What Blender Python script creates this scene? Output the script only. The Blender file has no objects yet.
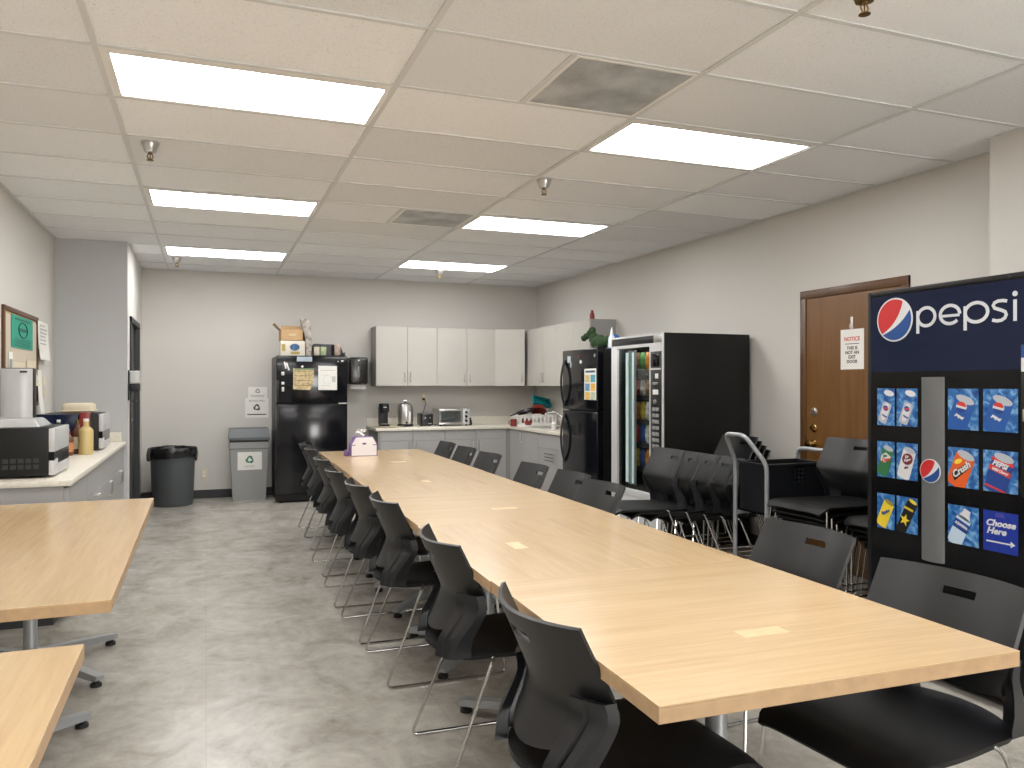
import bpy, bmesh, math, random
from mathutils import Vector, Matrix
random.seed(7)
C = bpy.context.scene.collection
PI = math.pi
sin, cos = math.sin, math.cos

# ------------------------------------------------------------------ materials
def new_mat(name):
    m = bpy.data.materials.new(name)
    m.use_nodes = True
    nt = m.node_tree
    return m, nt, nt.nodes['Principled BSDF']

def M_plain(name, col, rough=.5, metal=0., bump=0., bscale=200., spec=.5, coat=0., var=0., vscale=6.):
    m, nt, b = new_mat(name)
    b.inputs['Base Color'].default_value = (*col, 1)
    b.inputs['Roughness'].default_value = rough
    b.inputs['Metallic'].default_value = metal
    b.inputs['Specular IOR Level'].default_value = spec
    b.inputs['Coat Weight'].default_value = coat
    tc = nt.nodes.new('ShaderNodeTexCoord')
    if bump:
        n = nt.nodes.new('ShaderNodeTexNoise'); n.inputs['Scale'].default_value = bscale
        n.inputs['Detail'].default_value = 3
        bp = nt.nodes.new('ShaderNodeBump'); bp.inputs['Strength'].default_value = bump
        bp.inputs['Distance'].default_value = .002
        nt.links.new(tc.outputs['Object'], n.inputs['Vector'])
        nt.links.new(n.outputs['Fac'], bp.inputs['Height'])
        nt.links.new(bp.outputs['Normal'], b.inputs['Normal'])
    if var:
        n = nt.nodes.new('ShaderNodeTexNoise'); n.inputs['Scale'].default_value = vscale
        n.inputs['Detail'].default_value = 4
        r = nt.nodes.new('ShaderNodeValToRGB')
        r.color_ramp.elements[0].position = .3; r.color_ramp.elements[1].position = .7
        r.color_ramp.elements[0].color = (*[c * (1 - var) for c in col], 1)
        r.color_ramp.elements[1].color = (*[min(1, c * (1 + var)) for c in col], 1)
        nt.links.new(tc.outputs['Object'], n.inputs['Vector'])
        nt.links.new(n.outputs['Fac'], r.inputs['Fac'])
        nt.links.new(r.outputs['Color'], b.inputs['Base Color'])
    return m

def M_emit(name, col, s):
    m, nt, b = new_mat(name)
    b.inputs['Base Color'].default_value = (*col, 1)
    b.inputs['Emission Color'].default_value = (*col, 1)
    b.inputs['Emission Strength'].default_value = s
    return m

def M_wood(name, along, c0, c1, rough=.25, coat=.3, sx=60, sl=3.0):
    """laminate wood, grain running along local x (0) or y (1) or z (2)"""
    m, nt, b = new_mat(name)
    tc = nt.nodes.new('ShaderNodeTexCoord'); mp = nt.nodes.new('ShaderNodeMapping')
    sc = [sx, sx, sx]; sc[along] = sl
    mp.inputs['Scale'].default_value = sc
    n = nt.nodes.new('ShaderNodeTexNoise'); n.inputs['Scale'].default_value = 1.; n.inputs['Detail'].default_value = 6
    n.inputs['Roughness'].default_value = .62; n.inputs['Distortion'].default_value = .6
    n2 = nt.nodes.new('ShaderNodeTexNoise'); n2.inputs['Scale'].default_value = .22; n2.inputs['Detail'].default_value = 3
    mx = nt.nodes.new('ShaderNodeMath'); mx.operation = 'MULTIPLY_ADD'
    mx.inputs[1].default_value = .55
    r = nt.nodes.new('ShaderNodeValToRGB')
    r.color_ramp.elements[0].position = .5; r.color_ramp.elements[1].position = 1.0
    r.color_ramp.elements[0].color = (*c0, 1); r.color_ramp.elements[1].color = (*c1, 1)
    L = nt.links.new
    L(tc.outputs['Object'], mp.inputs['Vector']); L(mp.outputs['Vector'], n.inputs['Vector']); L(mp.outputs['Vector'], n2.inputs['Vector'])
    L(n2.outputs['Fac'], mx.inputs[0]); L(n.outputs['Fac'], mx.inputs[2])
    L(mx.outputs[0], r.inputs['Fac']); L(r.outputs['Color'], b.inputs['Base Color'])
    b.inputs['Roughness'].default_value = rough; b.inputs['Coat Weight'].default_value = coat
    b.inputs['Coat Roughness'].default_value = .12
    return m

def M_floor():
    m, nt, b = new_mat('mottled_vinyl')
    tc = nt.nodes.new('ShaderNodeTexCoord'); mp = nt.nodes.new('ShaderNodeMapping')
    mp.inputs['Scale'].default_value = (1.25, 1.05, 1); mp.inputs['Rotation'].default_value = (0, 0, .12)
    n = nt.nodes.new('ShaderNodeTexNoise'); n.inputs['Scale'].default_value = 2.7; n.inputs['Detail'].default_value = 10
    n.inputs['Roughness'].default_value = .66; n.inputs['Distortion'].default_value = .9
    n2 = nt.nodes.new('ShaderNodeTexNoise'); n2.inputs['Scale'].default_value = 11; n2.inputs['Detail'].default_value = 6
    n2.inputs['Roughness'].default_value = .7; n2.inputs['Distortion'].default_value = .4
    ad = nt.nodes.new('ShaderNodeMath'); ad.operation = 'MULTIPLY_ADD'; ad.inputs[1].default_value = .45
    r = nt.nodes.new('ShaderNodeValToRGB'); e = r.color_ramp.elements
    e[0].position = .50; e[0].color = (.24, .222, .193, 1)
    e[1].position = .93; e[1].color = (.50, .475, .43, 1)
    k = e.new(.70); k.color = (.375, .352, .312, 1)
    L = nt.links.new
    L(tc.outputs['Object'], mp.inputs['Vector']); L(mp.outputs['Vector'], n.inputs['Vector']); L(mp.outputs['Vector'], n2.inputs['Vector'])
    L(n2.outputs['Fac'], ad.inputs[0]); L(n.outputs['Fac'], ad.inputs[2]); L(ad.outputs[0], r.inputs['Fac'])
    # faint seams between sheets, every 0.915 m
    br = nt.nodes.new('ShaderNodeTexBrick'); br.offset = 0
    br.inputs['Scale'].default_value = 1; br.inputs['Mortar Size'].default_value = .0018
    br.inputs['Brick Width'].default_value = .915; br.inputs['Row Height'].default_value = .915
    br.inputs['Color1'].default_value = (1, 1, 1, 1); br.inputs['Color2'].default_value = (.95, .95, .95, 1); br.inputs['Mortar'].default_value = (.82, .82, .82, 1)
    mm = nt.nodes.new('ShaderNodeMixRGB'); mm.blend_type = 'MULTIPLY'; mm.inputs['Fac'].default_value = 1
    L(tc.outputs['Object'], br.inputs['Vector']); L(r.outputs['Color'], mm.inputs['Color1']); L(br.outputs['Color'], mm.inputs['Color2'])
    L(mm.outputs['Color'], b.inputs['Base Color'])
    b.inputs['Roughness'].default_value = .26; b.inputs['Specular IOR Level'].default_value = .55
    return m

def M_tile(name, col):
    m, nt, b = new_mat(name)
    tc = nt.nodes.new('ShaderNodeTexCoord')
    v = nt.nodes.new('ShaderNodeTexNoise'); v.inputs['Scale'].default_value = 150; v.inputs['Detail'].default_value = 3; v.inputs['Roughness'].default_value = .6
    r = nt.nodes.new('ShaderNodeValToRGB'); e = r.color_ramp.elements
    e[0].position = .31; e[0].color = (*[c * .70 for c in col], 1); e[1].position = .41; e[1].color = (*col, 1)
    L = nt.links.new
    L(tc.outputs['Object'], v.inputs['Vector']); L(v.outputs['Fac'], r.inputs['Fac']); L(r.outputs['Color'], b.inputs['Base Color'])
    bp = nt.nodes.new('ShaderNodeBump'); bp.inputs['Strength'].default_value = .35; bp.inputs['Distance'].default_value = .003
    L(v.outputs['Fac'], bp.inputs['Height']); L(bp.outputs['Normal'], b.inputs['Normal'])
    b.inputs['Roughness'].default_value = .95
    return m

def M_glass(name, tint=(.95, .97, .97), rough=.02, mix=.88):
    m = bpy.data.materials.new(name); m.use_nodes = True; nt = m.node_tree; nt.nodes.clear()
    o = nt.nodes.new('ShaderNodeOutputMaterial'); t = nt.nodes.new('ShaderNodeBsdfTransparent'); g = nt.nodes.new('ShaderNodeBsdfGlossy')
    t.inputs['Color'].default_value = (*tint, 1); g.inputs['Roughness'].default_value = rough
    x = nt.nodes.new('ShaderNodeMixShader'); lw = nt.nodes.new('ShaderNodeLayerWeight'); pw = nt.nodes.new('ShaderNodeMath'); pw.operation = 'POWER'; pw.inputs[1].default_value = 4
    f = nt.nodes.new('ShaderNodeMath'); f.operation = 'MULTIPLY_ADD'; f.inputs[1].default_value = .5; f.inputs[2].default_value = .025
    nt.links.new(lw.outputs['Facing'], pw.inputs[0]); nt.links.new(pw.outputs[0], f.inputs[0])
    nt.links.new(f.outputs[0], x.inputs[0]); nt.links.new(t.outputs[0], x.inputs[1]); nt.links.new(g.outputs[0], x.inputs[2])
    nt.links.new(x.outputs[0], o.inputs['Surface'])
    return m

def M_frost(name):
    m = bpy.data.materials.new(name); m.use_nodes = True; nt = m.node_tree
    b = nt.nodes['Principled BSDF']; b.inputs['Base Color'].default_value = (.78, .79, .78, 1); b.inputs['Roughness'].default_value = .25; b.inputs['Alpha'].default_value = .42
    return m

def M_blue_water():
    m, nt, b = new_mat('blue_water_print')
    tc = nt.nodes.new('ShaderNodeTexCoord')
    n = nt.nodes.new('ShaderNodeTexNoise'); n.inputs['Scale'].default_value = 22; n.inputs['Detail'].default_value = 5; n.inputs['Distortion'].default_value = 1.4
    r = nt.nodes.new('ShaderNodeValToRGB'); e = r.color_ramp.elements
    e[0].position = .35; e[0].color = (.009, .05, .23, 1); e[1].position = .72; e[1].color = (.26, .48, .72, 1)
    k = e.new(.52); k.color = (.026, .16, .44, 1)
    nt.links.new(tc.outputs['Object'], n.inputs['Vector']); nt.links.new(n.outputs['Fac'], r.inputs['Fac'])
    nt.links.new(r.outputs['Color'], b.inputs['Base Color']); nt.links.new(r.outputs['Color'], b.inputs['Emission Color'])
    b.inputs['Emission Strength'].default_value = .02
    b.inputs['Roughness'].default_value = .3
    return m

def M_lit(name, col, s=.03):          # back-lit print on the vending machine's selection windows
    m = M_plain(name, col, .3)
    b = m.node_tree.nodes['Principled BSDF']
    b.inputs['Emission Color'].default_value = (*col, 1); b.inputs['Emission Strength'].default_value = s
    return m

wall_m = M_plain('wall_paint', (.615, .595, .56), .85, bump=.25, bscale=45)
wall2_m = M_plain('wall_paint_grey', (.53, .535, .545), .85, bump=.25, bscale=45)
base_m = M_plain('rubber_baseboard', (.035, .037, .04), .55)
floor_m = M_floor()
tile_a = M_tile('ceiling_tile_old', (.80, .815, .83))
tile_b = M_tile('ceiling_tile', (.87, .885, .905))
tile_c = M_tile('ceiling_tile_new', (.93, .945, .96))
grid_m = M_plain('ceiling_grid_paint', (.68, .69, .69), .6)
light_m = M_emit('fluorescent_diffuser', (1, .99, .975), 15)
whitemetal_m = M_plain('white_enamel', (.82, .81, .78), .45)
wood_x = M_wood('maple_laminate_across', 0, (.51, .352, .187), (.62, .445, .252))
wood_y = M_wood('maple_laminate_along', 1, (.505, .348, .185), (.612, .438, .248))
woodedge_m = M_plain('maple_edge_band', (.45, .295, .16), .4, var=.08, vscale=30)
inlay_m = M_plain('pale_inlay', (.66, .475, .265), .35, var=.05, vscale=40)
blackplastic_m = M_plain('black_plastic', (.0125, .013, .014), .42, bump=.12, bscale=700)
blackrib_m = M_plain('black_plastic_satin', (.013, .014, .017), .30)
chrome_m = M_plain('chrome', (.60, .60, .59), .18, 1.)
seat_m = M_plain('black_seat_plastic', (.006, .006, .0065), .5, bump=.12, bscale=700, spec=.3)
greymetal_m = M_plain('grey_powder_coat', (.36, .375, .39), .4, .35)
rubber_m = M_plain('black_rubber', (.012, .012, .012), .6)
lam_lit_m = M_plain('grey_laminate_lit', (.50, .482, .445), .5, var=.03, vscale=3)  # upper doors: the grey laminate with the warm light on it put into the colour
lam2_m = M_plain('grey_laminate_base', (.36, .355, .35), .5, var=.03, vscale=3)
lamend_m = M_plain('dark_grey_laminate', (.26, .255, .25), .5)
gap_m = M_plain('cabinet_shadow_core', (.12, .115, .11), .8)
counter_m = M_plain('cream_worktop', (.74, .70, .61), .35, var=.06, vscale=40)
nickel_m = M_plain('brushed_nickel', (.62, .60, .57), .32, 1.)
gloss_m = M_plain('black_gloss_enamel', (.005, .0055, .008), .12, spec=.4)
satin_black_m = M_plain('black_enamel', (.009, .009, .009), .42, spec=.3)
glossdoor_m = M_plain('black_acrylic', (.006, .006, .007), .12, spec=.22)
navy_m = M_plain('navy_sign_print', (.008, .013, .040), .16, spec=.25)
silver_m = M_plain('silver_plastic', (.60, .605, .61), .4, .2)
white_m = M_plain('white_plastic', (.80, .79, .77), .4)
paper_m = M_plain('white_paper', (.82, .81, .77), .8)
cream_m = M_plain('cream_paper', (.70, .62, .47), .8)
ink_m = M_plain('black_ink', (.03, .03, .03), .7)
greyink_m = M_plain('grey_ink', (.28, .28, .28), .7)
redink_m = M_plain('red_ink', (.55, .06, .04), .7)
greenink_m = M_plain('green_ink', (.02, .20, .13), .7)
binblue_m = M_plain('grey_bin_plastic', (.075, .085, .09), .5)
bingrey_m = M_plain('light_grey_bin_plastic', (.30, .305, .30), .5)
binlid_m = M_plain('slate_bin_lid', (.12, .13, .14), .5)
bag_m = M_plain('black_bin_liner', (.012, .012, .013), .22, bump=.9, bscale=28)
doorwood_m = M_wood('oak_door', 2, (.128, .054, .013), (.205, .093, .025), .4, .1, 22, 1.6)
doorframe_m = M_wood('dark_oak_trim', 2, (.075, .032, .010), (.125, .054, .018), .4, .1, 30, 2)
darkdoor_m = M_plain('dark_bronze_door', (.045, .040, .036), .45)
brass_m = M_plain('polished_brass', (.72, .50, .20), .2, 1.)
bronze_m = M_plain('aged_brass', (.22, .14, .05), .4, .9)
clear_m = M_frost('clear_plastic')
glass_m = M_glass('window_glass', (.86, .89, .89), .01)
tube_m = M_emit('vending_light_tube', (.80, .92, .88), .32)
cork_m = M_plain('cork', (.45, .30, .16), .9, var=.2, vscale=60)
card_m = M_plain('brown_cardboard', (.48, .31, .16), .8, var=.08, vscale=10)
teal_m = M_plain('teal_plastic', (.01, .22, .24), .35)
red_m = M_plain('red_enamel', (.24, .028, .024), .3)
greenpaper_m = M_plain('green_paper', (.03, .34, .24), .8)
greencloth_m = M_plain('green_cloth', (.02, .055, .016), .85, bump=.6, bscale=60, var=.35, vscale=18)
purple_m = M_plain('purple_card', (.20, .12, .30), .6)
tissuewhite_m = M_plain('lilac_white_card', (.82, .80, .83), .6)
yellowjuice_m = M_plain('yellow_liquid', (.58, .45, .19), .25, coat=.3)
darksauce_m = M_plain('brown_sauce', (.12, .045, .02), .25, coat=.3)
steel_m = M_plain('stainless_steel', (.58, .575, .56), .28, .9)
ventpanel_m = M_plain('perforated_panel', (.49, .51, .525), .6, .2, var=.35, vscale=4)
blue_m = M_plain('blue_plastic', (.02, .13, .45), .35)

# ------------------------------------------------------------------ mesh helper
def RT(o, right, up):
    """matrix taking local (x,y,z) to o + x*right + y*up + z*normal"""
    r = Vector(right).normalized(); u = Vector(up).normalized(); n = r.cross(u)
    m = Matrix.Identity(4)
    for i in range(3):
        m[i][0] = r[i]; m[i][1] = u[i]; m[i][2] = n[i]; m[i][3] = o[i]
    return m

class B:
    def __init__(s, M=None):
        s.bm = bmesh.new(); s.M = M or Matrix.Identity(4); s.mi = 0
    def _fin(s, verts, M=None):
        faces = {f for v in verts for f in v.link_faces}
        for f in faces: f.material_index = s.mi
        T = s.M @ (M or Matrix.Identity(4))
        bmesh.ops.transform(s.bm, matrix=T, verts=list(verts))
        return s
    def box(s, x0, x1, y0, y1, z0, z1, bev=0., seg=2, M=None):
        r = bmesh.ops.create_cube(s.bm, size=1)
        vs = r['verts']
        bmesh.ops.scale(s.bm, vec=(abs(x1 - x0), abs(y1 - y0), abs(z1 - z0)), verts=vs)
        bmesh.ops.translate(s.bm, vec=((x0 + x1) / 2, (y0 + y1) / 2, (z0 + z1) / 2), verts=vs)
        if bev:
            es = list({e for v in vs for e in v.link_edges})
            q = bmesh.ops.bevel(s.bm, geom=es, offset=bev, segments=seg, affect='EDGES', profile=.5)
            vs = list({v for f in q['faces'] for v in f.verts} | {v for v in vs if v.is_valid})
            seen = set(vs); st = list(vs)
            while st:
                v = st.pop()
                for e in v.link_edges:
                    w = e.other_vert(v)
                    if w not in seen: seen.add(w); st.append(w)
            vs = list(seen)
        return s._fin(vs, M)
    def prism(s, poly, z0, z1, M=None):
        """poly in local xy, extruded along local z"""
        n = len(poly)
        lo = [s.bm.verts.new((x, y, z0)) for x, y in poly]
        hi = [s.bm.verts.new((x, y, z1)) for x, y in poly]
        s.bm.faces.new(hi); s.bm.faces.new(lo[::-1])
        for i in range(n):
            j = (i + 1) % n
            s.bm.faces.new((lo[i], lo[j], hi[j], hi[i]))
        return s._fin(lo + hi, M)
    def loft(s, rings, caps=True, M=None):
        vs = [[s.bm.verts.new(p) for p in r] for r in rings]
        n = len(rings[0])
        for a, b in zip(vs, vs[1:]):
            for i in range(n):
                j = (i + 1) % n
                s.bm.faces.new((a[i], a[j], b[j], b[i]))
        if caps:
            s.bm.faces.new(vs[0][::-1]); s.bm.faces.new(vs[-1])
        return s._fin([v for r in vs for v in r], M)
    def lathe(s, prof, c=(0, 0, 0), seg=24, M=None, caps=True):
        rings = [[(c[0] + r * cos(2 * PI * i / seg), c[1] + r * sin(2 * PI * i / seg), c[2] + z) for i in range(seg)] for r, z in prof]
        return s.loft(rings, caps, M)
    def cyl(s, p, q, r0, r1=None, seg=16, M=None):
        r1 = r0 if r1 is None else r1
        p, q = Vector(p), Vector(q); d = (q - p).normalized()
        a = d.orthogonal().normalized(); b = d.cross(a)
        rings = [[tuple(o + r * (a * cos(2 * PI * i / seg) + b * sin(2 * PI * i / seg))) for i in range(seg)] for o, r in ((p, r0), (q, r1))]
        return s.loft(rings, True, M)
    def tube(s, path, r, seg=8, M=None, fillet=0., closed=False):
        P = [Vector(p) for p in path]
        if fillet: P = fil(P, fillet, closed)
        n = len(P); rings = []
        def tang(i):
            if closed: return (P[(i + 1) % n] - P[i - 1]).normalized()
            return (P[min(i + 1, n - 1)] - P[max(i - 1, 0)]).normalized()
        t = tang(0); a = t.orthogonal().normalized()
        for i in range(n):
            t2 = tang(i); q = t.rotation_difference(t2); a = (q @ a); a = (a - a.dot(t2) * t2).normalized(); t = t2
            b = t.cross(a)
            rings.append([tuple(P[i] + r * (a * cos(2 * PI * k / seg) + b * sin(2 * PI * k / seg))) for k in range(seg)])
        if closed: rings.append(rings[0])
        return s.loft(rings, not closed, M)
    def sphere(s, c, r, u=16, v=10, sc=(1, 1, 1), M=None):
        q = bmesh.ops.create_uvsphere(s.bm, u_segments=u, v_segments=v, radius=r)
        bmesh.ops.scale(s.bm, vec=sc, verts=q['verts']); bmesh.ops.translate(s.bm, vec=c, verts=q['verts'])
        return s._fin(q['verts'], M)
    def shell(s, f, nu, nv, th, hole=None, M=None):
        """open grid f(i/nu, j/nv) given thickness th along its normals"""
        vs = [[s.bm.verts.new(f(i / nu, j / nv)) for j in range(nv + 1)] for i in range(nu + 1)]
        fs = []
        for i in range(nu):
            for j in range(nv):
                if hole and hole((i + .5) / nu, (j + .5) / nv): continue
                fs.append(s.bm.faces.new((vs[i][j], vs[i + 1][j], vs[i + 1][j + 1], vs[i][j + 1])))
        s.bm.normal_update()
        bmesh.ops.solidify(s.bm, geom=fs, thickness=th)
        allv = [v for r in vs for v in r]
        lone = [v for v in allv if v.is_valid and not v.link_faces]
        bmesh.ops.delete(s.bm, geom=lone, context='VERTS')
        allv = [v for v in allv if v.is_valid]
        seen = set(allv); st = list(allv)
        while st:
            v = st.pop()
            for e in v.link_edges:
                w = e.other_vert(v)
                if w not in seen: seen.add(w); st.append(w)
        return s._fin(seen, M)
    def mesh(s, name, mats, smooth=None):
        bmesh.ops.recalc_face_normals(s.bm, faces=s.bm.faces)
        me = bpy.data.meshes.new(name); s.bm.to_mesh(me); s.bm.free()
        for m in (mats if isinstance(mats, (list, tuple)) else [mats]): me.materials.append(m)
        if smooth:
            for p in me.polygons: p.use_smooth = True
            me.set_sharp_from_angle(angle=math.radians(smooth))
        return me

def fil(P, r, closed=False, k=5):
    out = []; n = len(P)
    for i in range(n):
        if not closed and i in (0, n - 1): out.append(P[i]); continue
        a, b, c = P[i - 1], P[i], P[(i + 1) % n]
        d1 = (a - b); d2 = (c - b); q = min(r, d1.length * .49, d2.length * .49)
        s, e = b + d1.normalized() * q, b + d2.normalized() * q
        for j in range(k + 1):
            t = j / k
            out.append(s * (1 - t) ** 2 + b * 2 * t * (1 - t) + e * t * t)
    return out

def setp(o, label=None, cat=None, group=None, kind=None):
    if label: o['label'] = label
    if cat: o['category'] = cat
    if group: o['group'] = group
    if kind: o['kind'] = kind
    return o

def thing(name, label, cat, loc=(0, 0, 0), rz=0., group=None):
    o = bpy.data.objects.new(name, None); C.objects.link(o)
    o.empty_display_size = .05
    o.location = loc; o.rotation_euler = (0, 0, rz)
    return setp(o, label, cat, group)

def part(name, b, mats, parent=None, smooth=40, label=None, world=True, root=None):
    """one mesh object; coordinates are the world's (unless world=False) and are taken back to the thing's own frame"""
    me = b.mesh(name, mats, smooth)
    o = bpy.data.objects.new(name, me); C.objects.link(o)
    if parent is not None:
        o.parent = parent
        if world:
            top = parent; off = Vector((0, 0, 0))
            while top is not None: off += top.location; top = top.parent
            me.transform(Matrix.Translation(-off))
    if label: o['label'] = label
    return o

def single(name, b, mats, label, cat, group=None, smooth=40, origin=None):
    """a thing that is one mesh; origin at its base"""
    me = b.mesh(name, mats, smooth)
    o = bpy.data.objects.new(name, me); C.objects.link(o)
    xs = [v.co for v in me.vertices]
    c = Vector(((min(v.x for v in xs) + max(v.x for v in xs)) / 2, (min(v.y for v in xs) + max(v.y for v in xs)) / 2, min(v.z for v in xs)))
    me.transform(Matrix.Translation(-c)); o.location = c
    return setp(o, label, cat, group)

def struct(name, b, mats, parent=None, smooth=None):
    o = part(name, b, mats, parent, smooth)
    if parent is None: o['kind'] = 'structure'
    return o

def dup(root, loc, rz, label, group=None, name=None):
    r = root.copy(); C.objects.link(r); r.location = loc; r.rotation_euler = (root.rotation_euler[0], 0, rz); r['label'] = label
    if group: r['group'] = group
    for ch in list(root.children):
        c = ch.copy(); C.objects.link(c); c.parent = r
        for g in list(ch.children):
            d = g.copy(); C.objects.link(d); d.parent = c
    return r

def text_bm(b, body, size, M, ext=.0008, align='CENTER', shear=0., bold=0., sx=1.):
    """lettering as geometry, added to builder b at matrix M (local x right, y up)"""
    cu = bpy.data.curves.new('t', 'FONT'); cu.body = body; cu.size = size; cu.extrude = ext; cu.align_x = align; cu.align_y = 'CENTER'
    cu.shear = shear; cu.offset = bold; cu.resolution_u = 3
    o = bpy.data.objects.new('t', cu); C.objects.link(o)
    bpy.context.view_layer.update()
    me = bpy.data.meshes.new_from_object(o.evaluated_get(bpy.context.evaluated_depsgraph_get()))
    C.objects.unlink(o); bpy.data.objects.remove(o); bpy.data.curves.remove(cu)
    n0 = len(b.bm.verts); f0 = len(b.bm.faces)
    me.transform(M @ Matrix.Diagonal((sx, 1, 1, 1)))
    b.bm.from_mesh(me); bpy.data.meshes.remove(me)
    b.bm.verts.ensure_lookup_table(); b.bm.faces.ensure_lookup_table()
    for f in b.bm.faces[f0:]: f.material_index = b.mi
    bmesh.ops.transform(b.bm, matrix=b.M, verts=b.bm.verts[n0:])
    return b

T3 = Matrix.Translation
def R2(a): return Matrix.Rotation(a, 4, 'Z')
# ------------------------------------------------------------------ the room
HC = 1.345
XL, XR, YB, YF, H = -1.3075, 4.2747, 10.17, -3.6, 2.707
CHX, CHY = -.70, 8.365           # the boxed-out closet in the back corner
PX, PY = 4.025, 3.143            # the wall projection beside the drink machine

struct('floor', B().box(XL - .1, XR + .1, YF - .1, YB + .1, -.06, 0), floor_m)
struct('wall_back', B().box(CHX, XR + .1, YB, YB + .1, 0, H), wall_m)
struct('wall_left', B().box(XL - .1, XL, YF, YB + .1, 0, H), wall_m)
DY0, DY1, DT = 3.90, 4.91, 2.062   # the oak door's opening with its casing
struct('wall_right', B().box(XR, XR + .1, PY - .2, DY0 + .06, 0, H).box(XR, XR + .1, DY1 - .06, YB + .1, 0, H).box(XR, XR + .1, DY0 + .06, DY1 - .06, DT - .06, H), wall_m)
struct('wall_right_projection', B().box(PX, XR + .1, YF, PY, 0, H), wall_m)
struct('wall_rear', B().box(XL - .1, XR + .1, YF - .1, YF, 0, H), wall_m)
struct('wall_closet_front', B().box(XL, CHX, CHY, CHY + .1, 0, H), wall2_m)
CD0, CD1, CDT = 8.60, 9.66, 2.02
struct('wall_closet_side', B().box(CHX - .1, CHX, CHY + .1, CD0, 0, H).box(CHX - .1, CHX, CD1, YB + .1, 0, H).box(CHX - .1, CHX, CD0, CD1, CDT, H), wall_m)

# closet door: dark steel frame, dark leaf set back in it
b = B().box(CHX - .09, CHX + .018, CD0, CD0 + .05, 0, CDT).box(CHX - .09, CHX + .018, CD1 - .05, CD1, 0, CDT).box(CHX - .09, CHX + .018, CD0, CD1, CDT - .05, CDT)
d1 = struct('door_1', B().box(CHX - .075, CHX - .035, CD0 + .05, CD1 - .05, .004, CDT - .05), darkdoor_m)
part('door_frame', b, base_m, d1)
part('door_handle', B().cyl((CHX - .035, CD0 + .13, 1.0), (CHX + .005, CD0 + .13, 1.0), .012).box(CHX + .0, CHX + .012, CD0 + .115, CD0 + .24, .988, 1.012, .004), nickel_m, d1)

# oak door in the right wall
d2 = struct('door_2', B().box(XR - .012, XR + .03, DY0 + .065, DY1 - .065, .006, DT - .065), doorwood_m)
b = B().box(XR - .02, XR + .08, DY0, DY0 + .062, 0, DT, .004).box(XR - .02, XR + .08, DY1 - .062, DY1, 0, DT, .004).box(XR - .021, XR + .08, DY0, DY1, DT - .062, DT, .004)
part('door_frame', b, doorframe_m, d2)
for z in (1.145, 1.025):
    part('deadbolt', B().lathe([(.033, 0), (.031, .008), (.022, .011), (.019, .026), (.0, .027)], seg=20, M=RT((XR - .012, 4.763, z), (0, -1, 0), (0, 0, 1))), brass_m if z < 1.1 else nickel_m, d2)
part('door_knob', B().lathe([(.034, 0), (.032, .008), (.013, .012), (.012, .034), (.024, .040), (.031, .054), (.026, .067), (.0, .070)], seg=20, M=RT((XR - .012, 4.763, .905), (0, -1, 0), (0, 0, 1))), brass_m, d2)

# baseboards
def baseb(name, x0, x1, y0, y1): struct(name, B().box(x0, x1, y0, y1, 0, .10, .003), base_m)
baseb('baseboard_back', CHX, 2.0, YB - .008, YB)
baseb('baseboard_right', XR - .008, XR, DY1, 6.4)
baseb('baseboard_right_projection', PX - .008, PX, YF, PY)
baseb('baseboard_left', XL, XL + .008, YF, 5.05)
baseb('baseboard_rear', XL, PX, YF, YF + .008)
struct('baseboard_closet', B().box(CHX, CHX + .008, CHY + .002, CD0, 0, .10).box(CHX, CHX + .008, CD1, YB, 0, .10), base_m)

# ceiling: lay-in tiles in a painted grid; the cells that hold lights and vents are left open
GX, GY, TW, TD = -.417, 2.947, 1.2192, .6096
LIGHTS = [(0, 1), (0, 5), (0, 9), (2, 1), (2, 5), (2, 9), (0, -3), (2, -3), (0, -7), (2, -7)]
VENTS = [(1, 0), (1, 5)]
rng = random.Random(3)
bb = B()
NEW = {(0, 2), (1, 1), (2, 2), (-1, 4), (3, 3), (2, 4), (0, 6), (0, 0), (1, 8), (-1, 6)}
cols = [(XL, GX)] + [(GX + TW * i, GX + TW * (i + 1)) for i in range(3)] + [(GX + TW * 3, XR)]
k0 = int(math.floor((YF - GY) / TD)); k1 = int(math.ceil((YB - GY) / TD))
for ci, (x0, x1) in enumerate(cols):
    for k in range(k0, k1):
        y0, y1 = max(YF, GY + TD * k), min(YB, GY + TD * (k + 1))
        if y1 - y0 < .01: continue
        if (ci - 1, k) in LIGHTS: continue
        if (ci - 1, k) in VENTS: x1b = x0 + TW / 2
        else: x1b = x1
        bb.mi = 2 if (ci - 1, k) in NEW else rng.choice((0, 1, 1))
        dz = rng.uniform(0, .003)
        bb.box(x0 + .002, x1b - .002, y0 + .002, y1 - .002, H + dz, H + .016 + dz)
bb.mi = 1
bb.box(XL - .1, XR + .1, YF - .1, YB + .1, H + .16, H + .2)          # the deck above the tiles
struct('ceiling', bb, [tile_a, tile_b, tile_c])
g = B()
for i in range(4): g.box(GX + TW * i - .012, GX + TW * i + .012, YF, YB, H - .006, H + .02)
for k in range(k0 + 1, k1): g.box(XL, XR, GY + TD * k - .011, GY + TD * k + .011, H - .004, H + .018)
for v in VENTS: g.box(GX + TW * (v[0] + .5) - .012, GX + TW * (v[0] + .5) + .012, GY + TD * v[1], GY + TD * (v[1] + 1), H - .005, H + .02)
g.box(XL, XL + .02, YF, YB, H - .005, H + .015).box(XL, XR, YB - .02, YB, H - .005, H + .015).box(XR - .02, XR, PY, YB, H - .005, H + .015)
g.box(PX - .02, PX, YF, PY, H - .005, H + .015)
struct('trim_1', g, grid_m)

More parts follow.
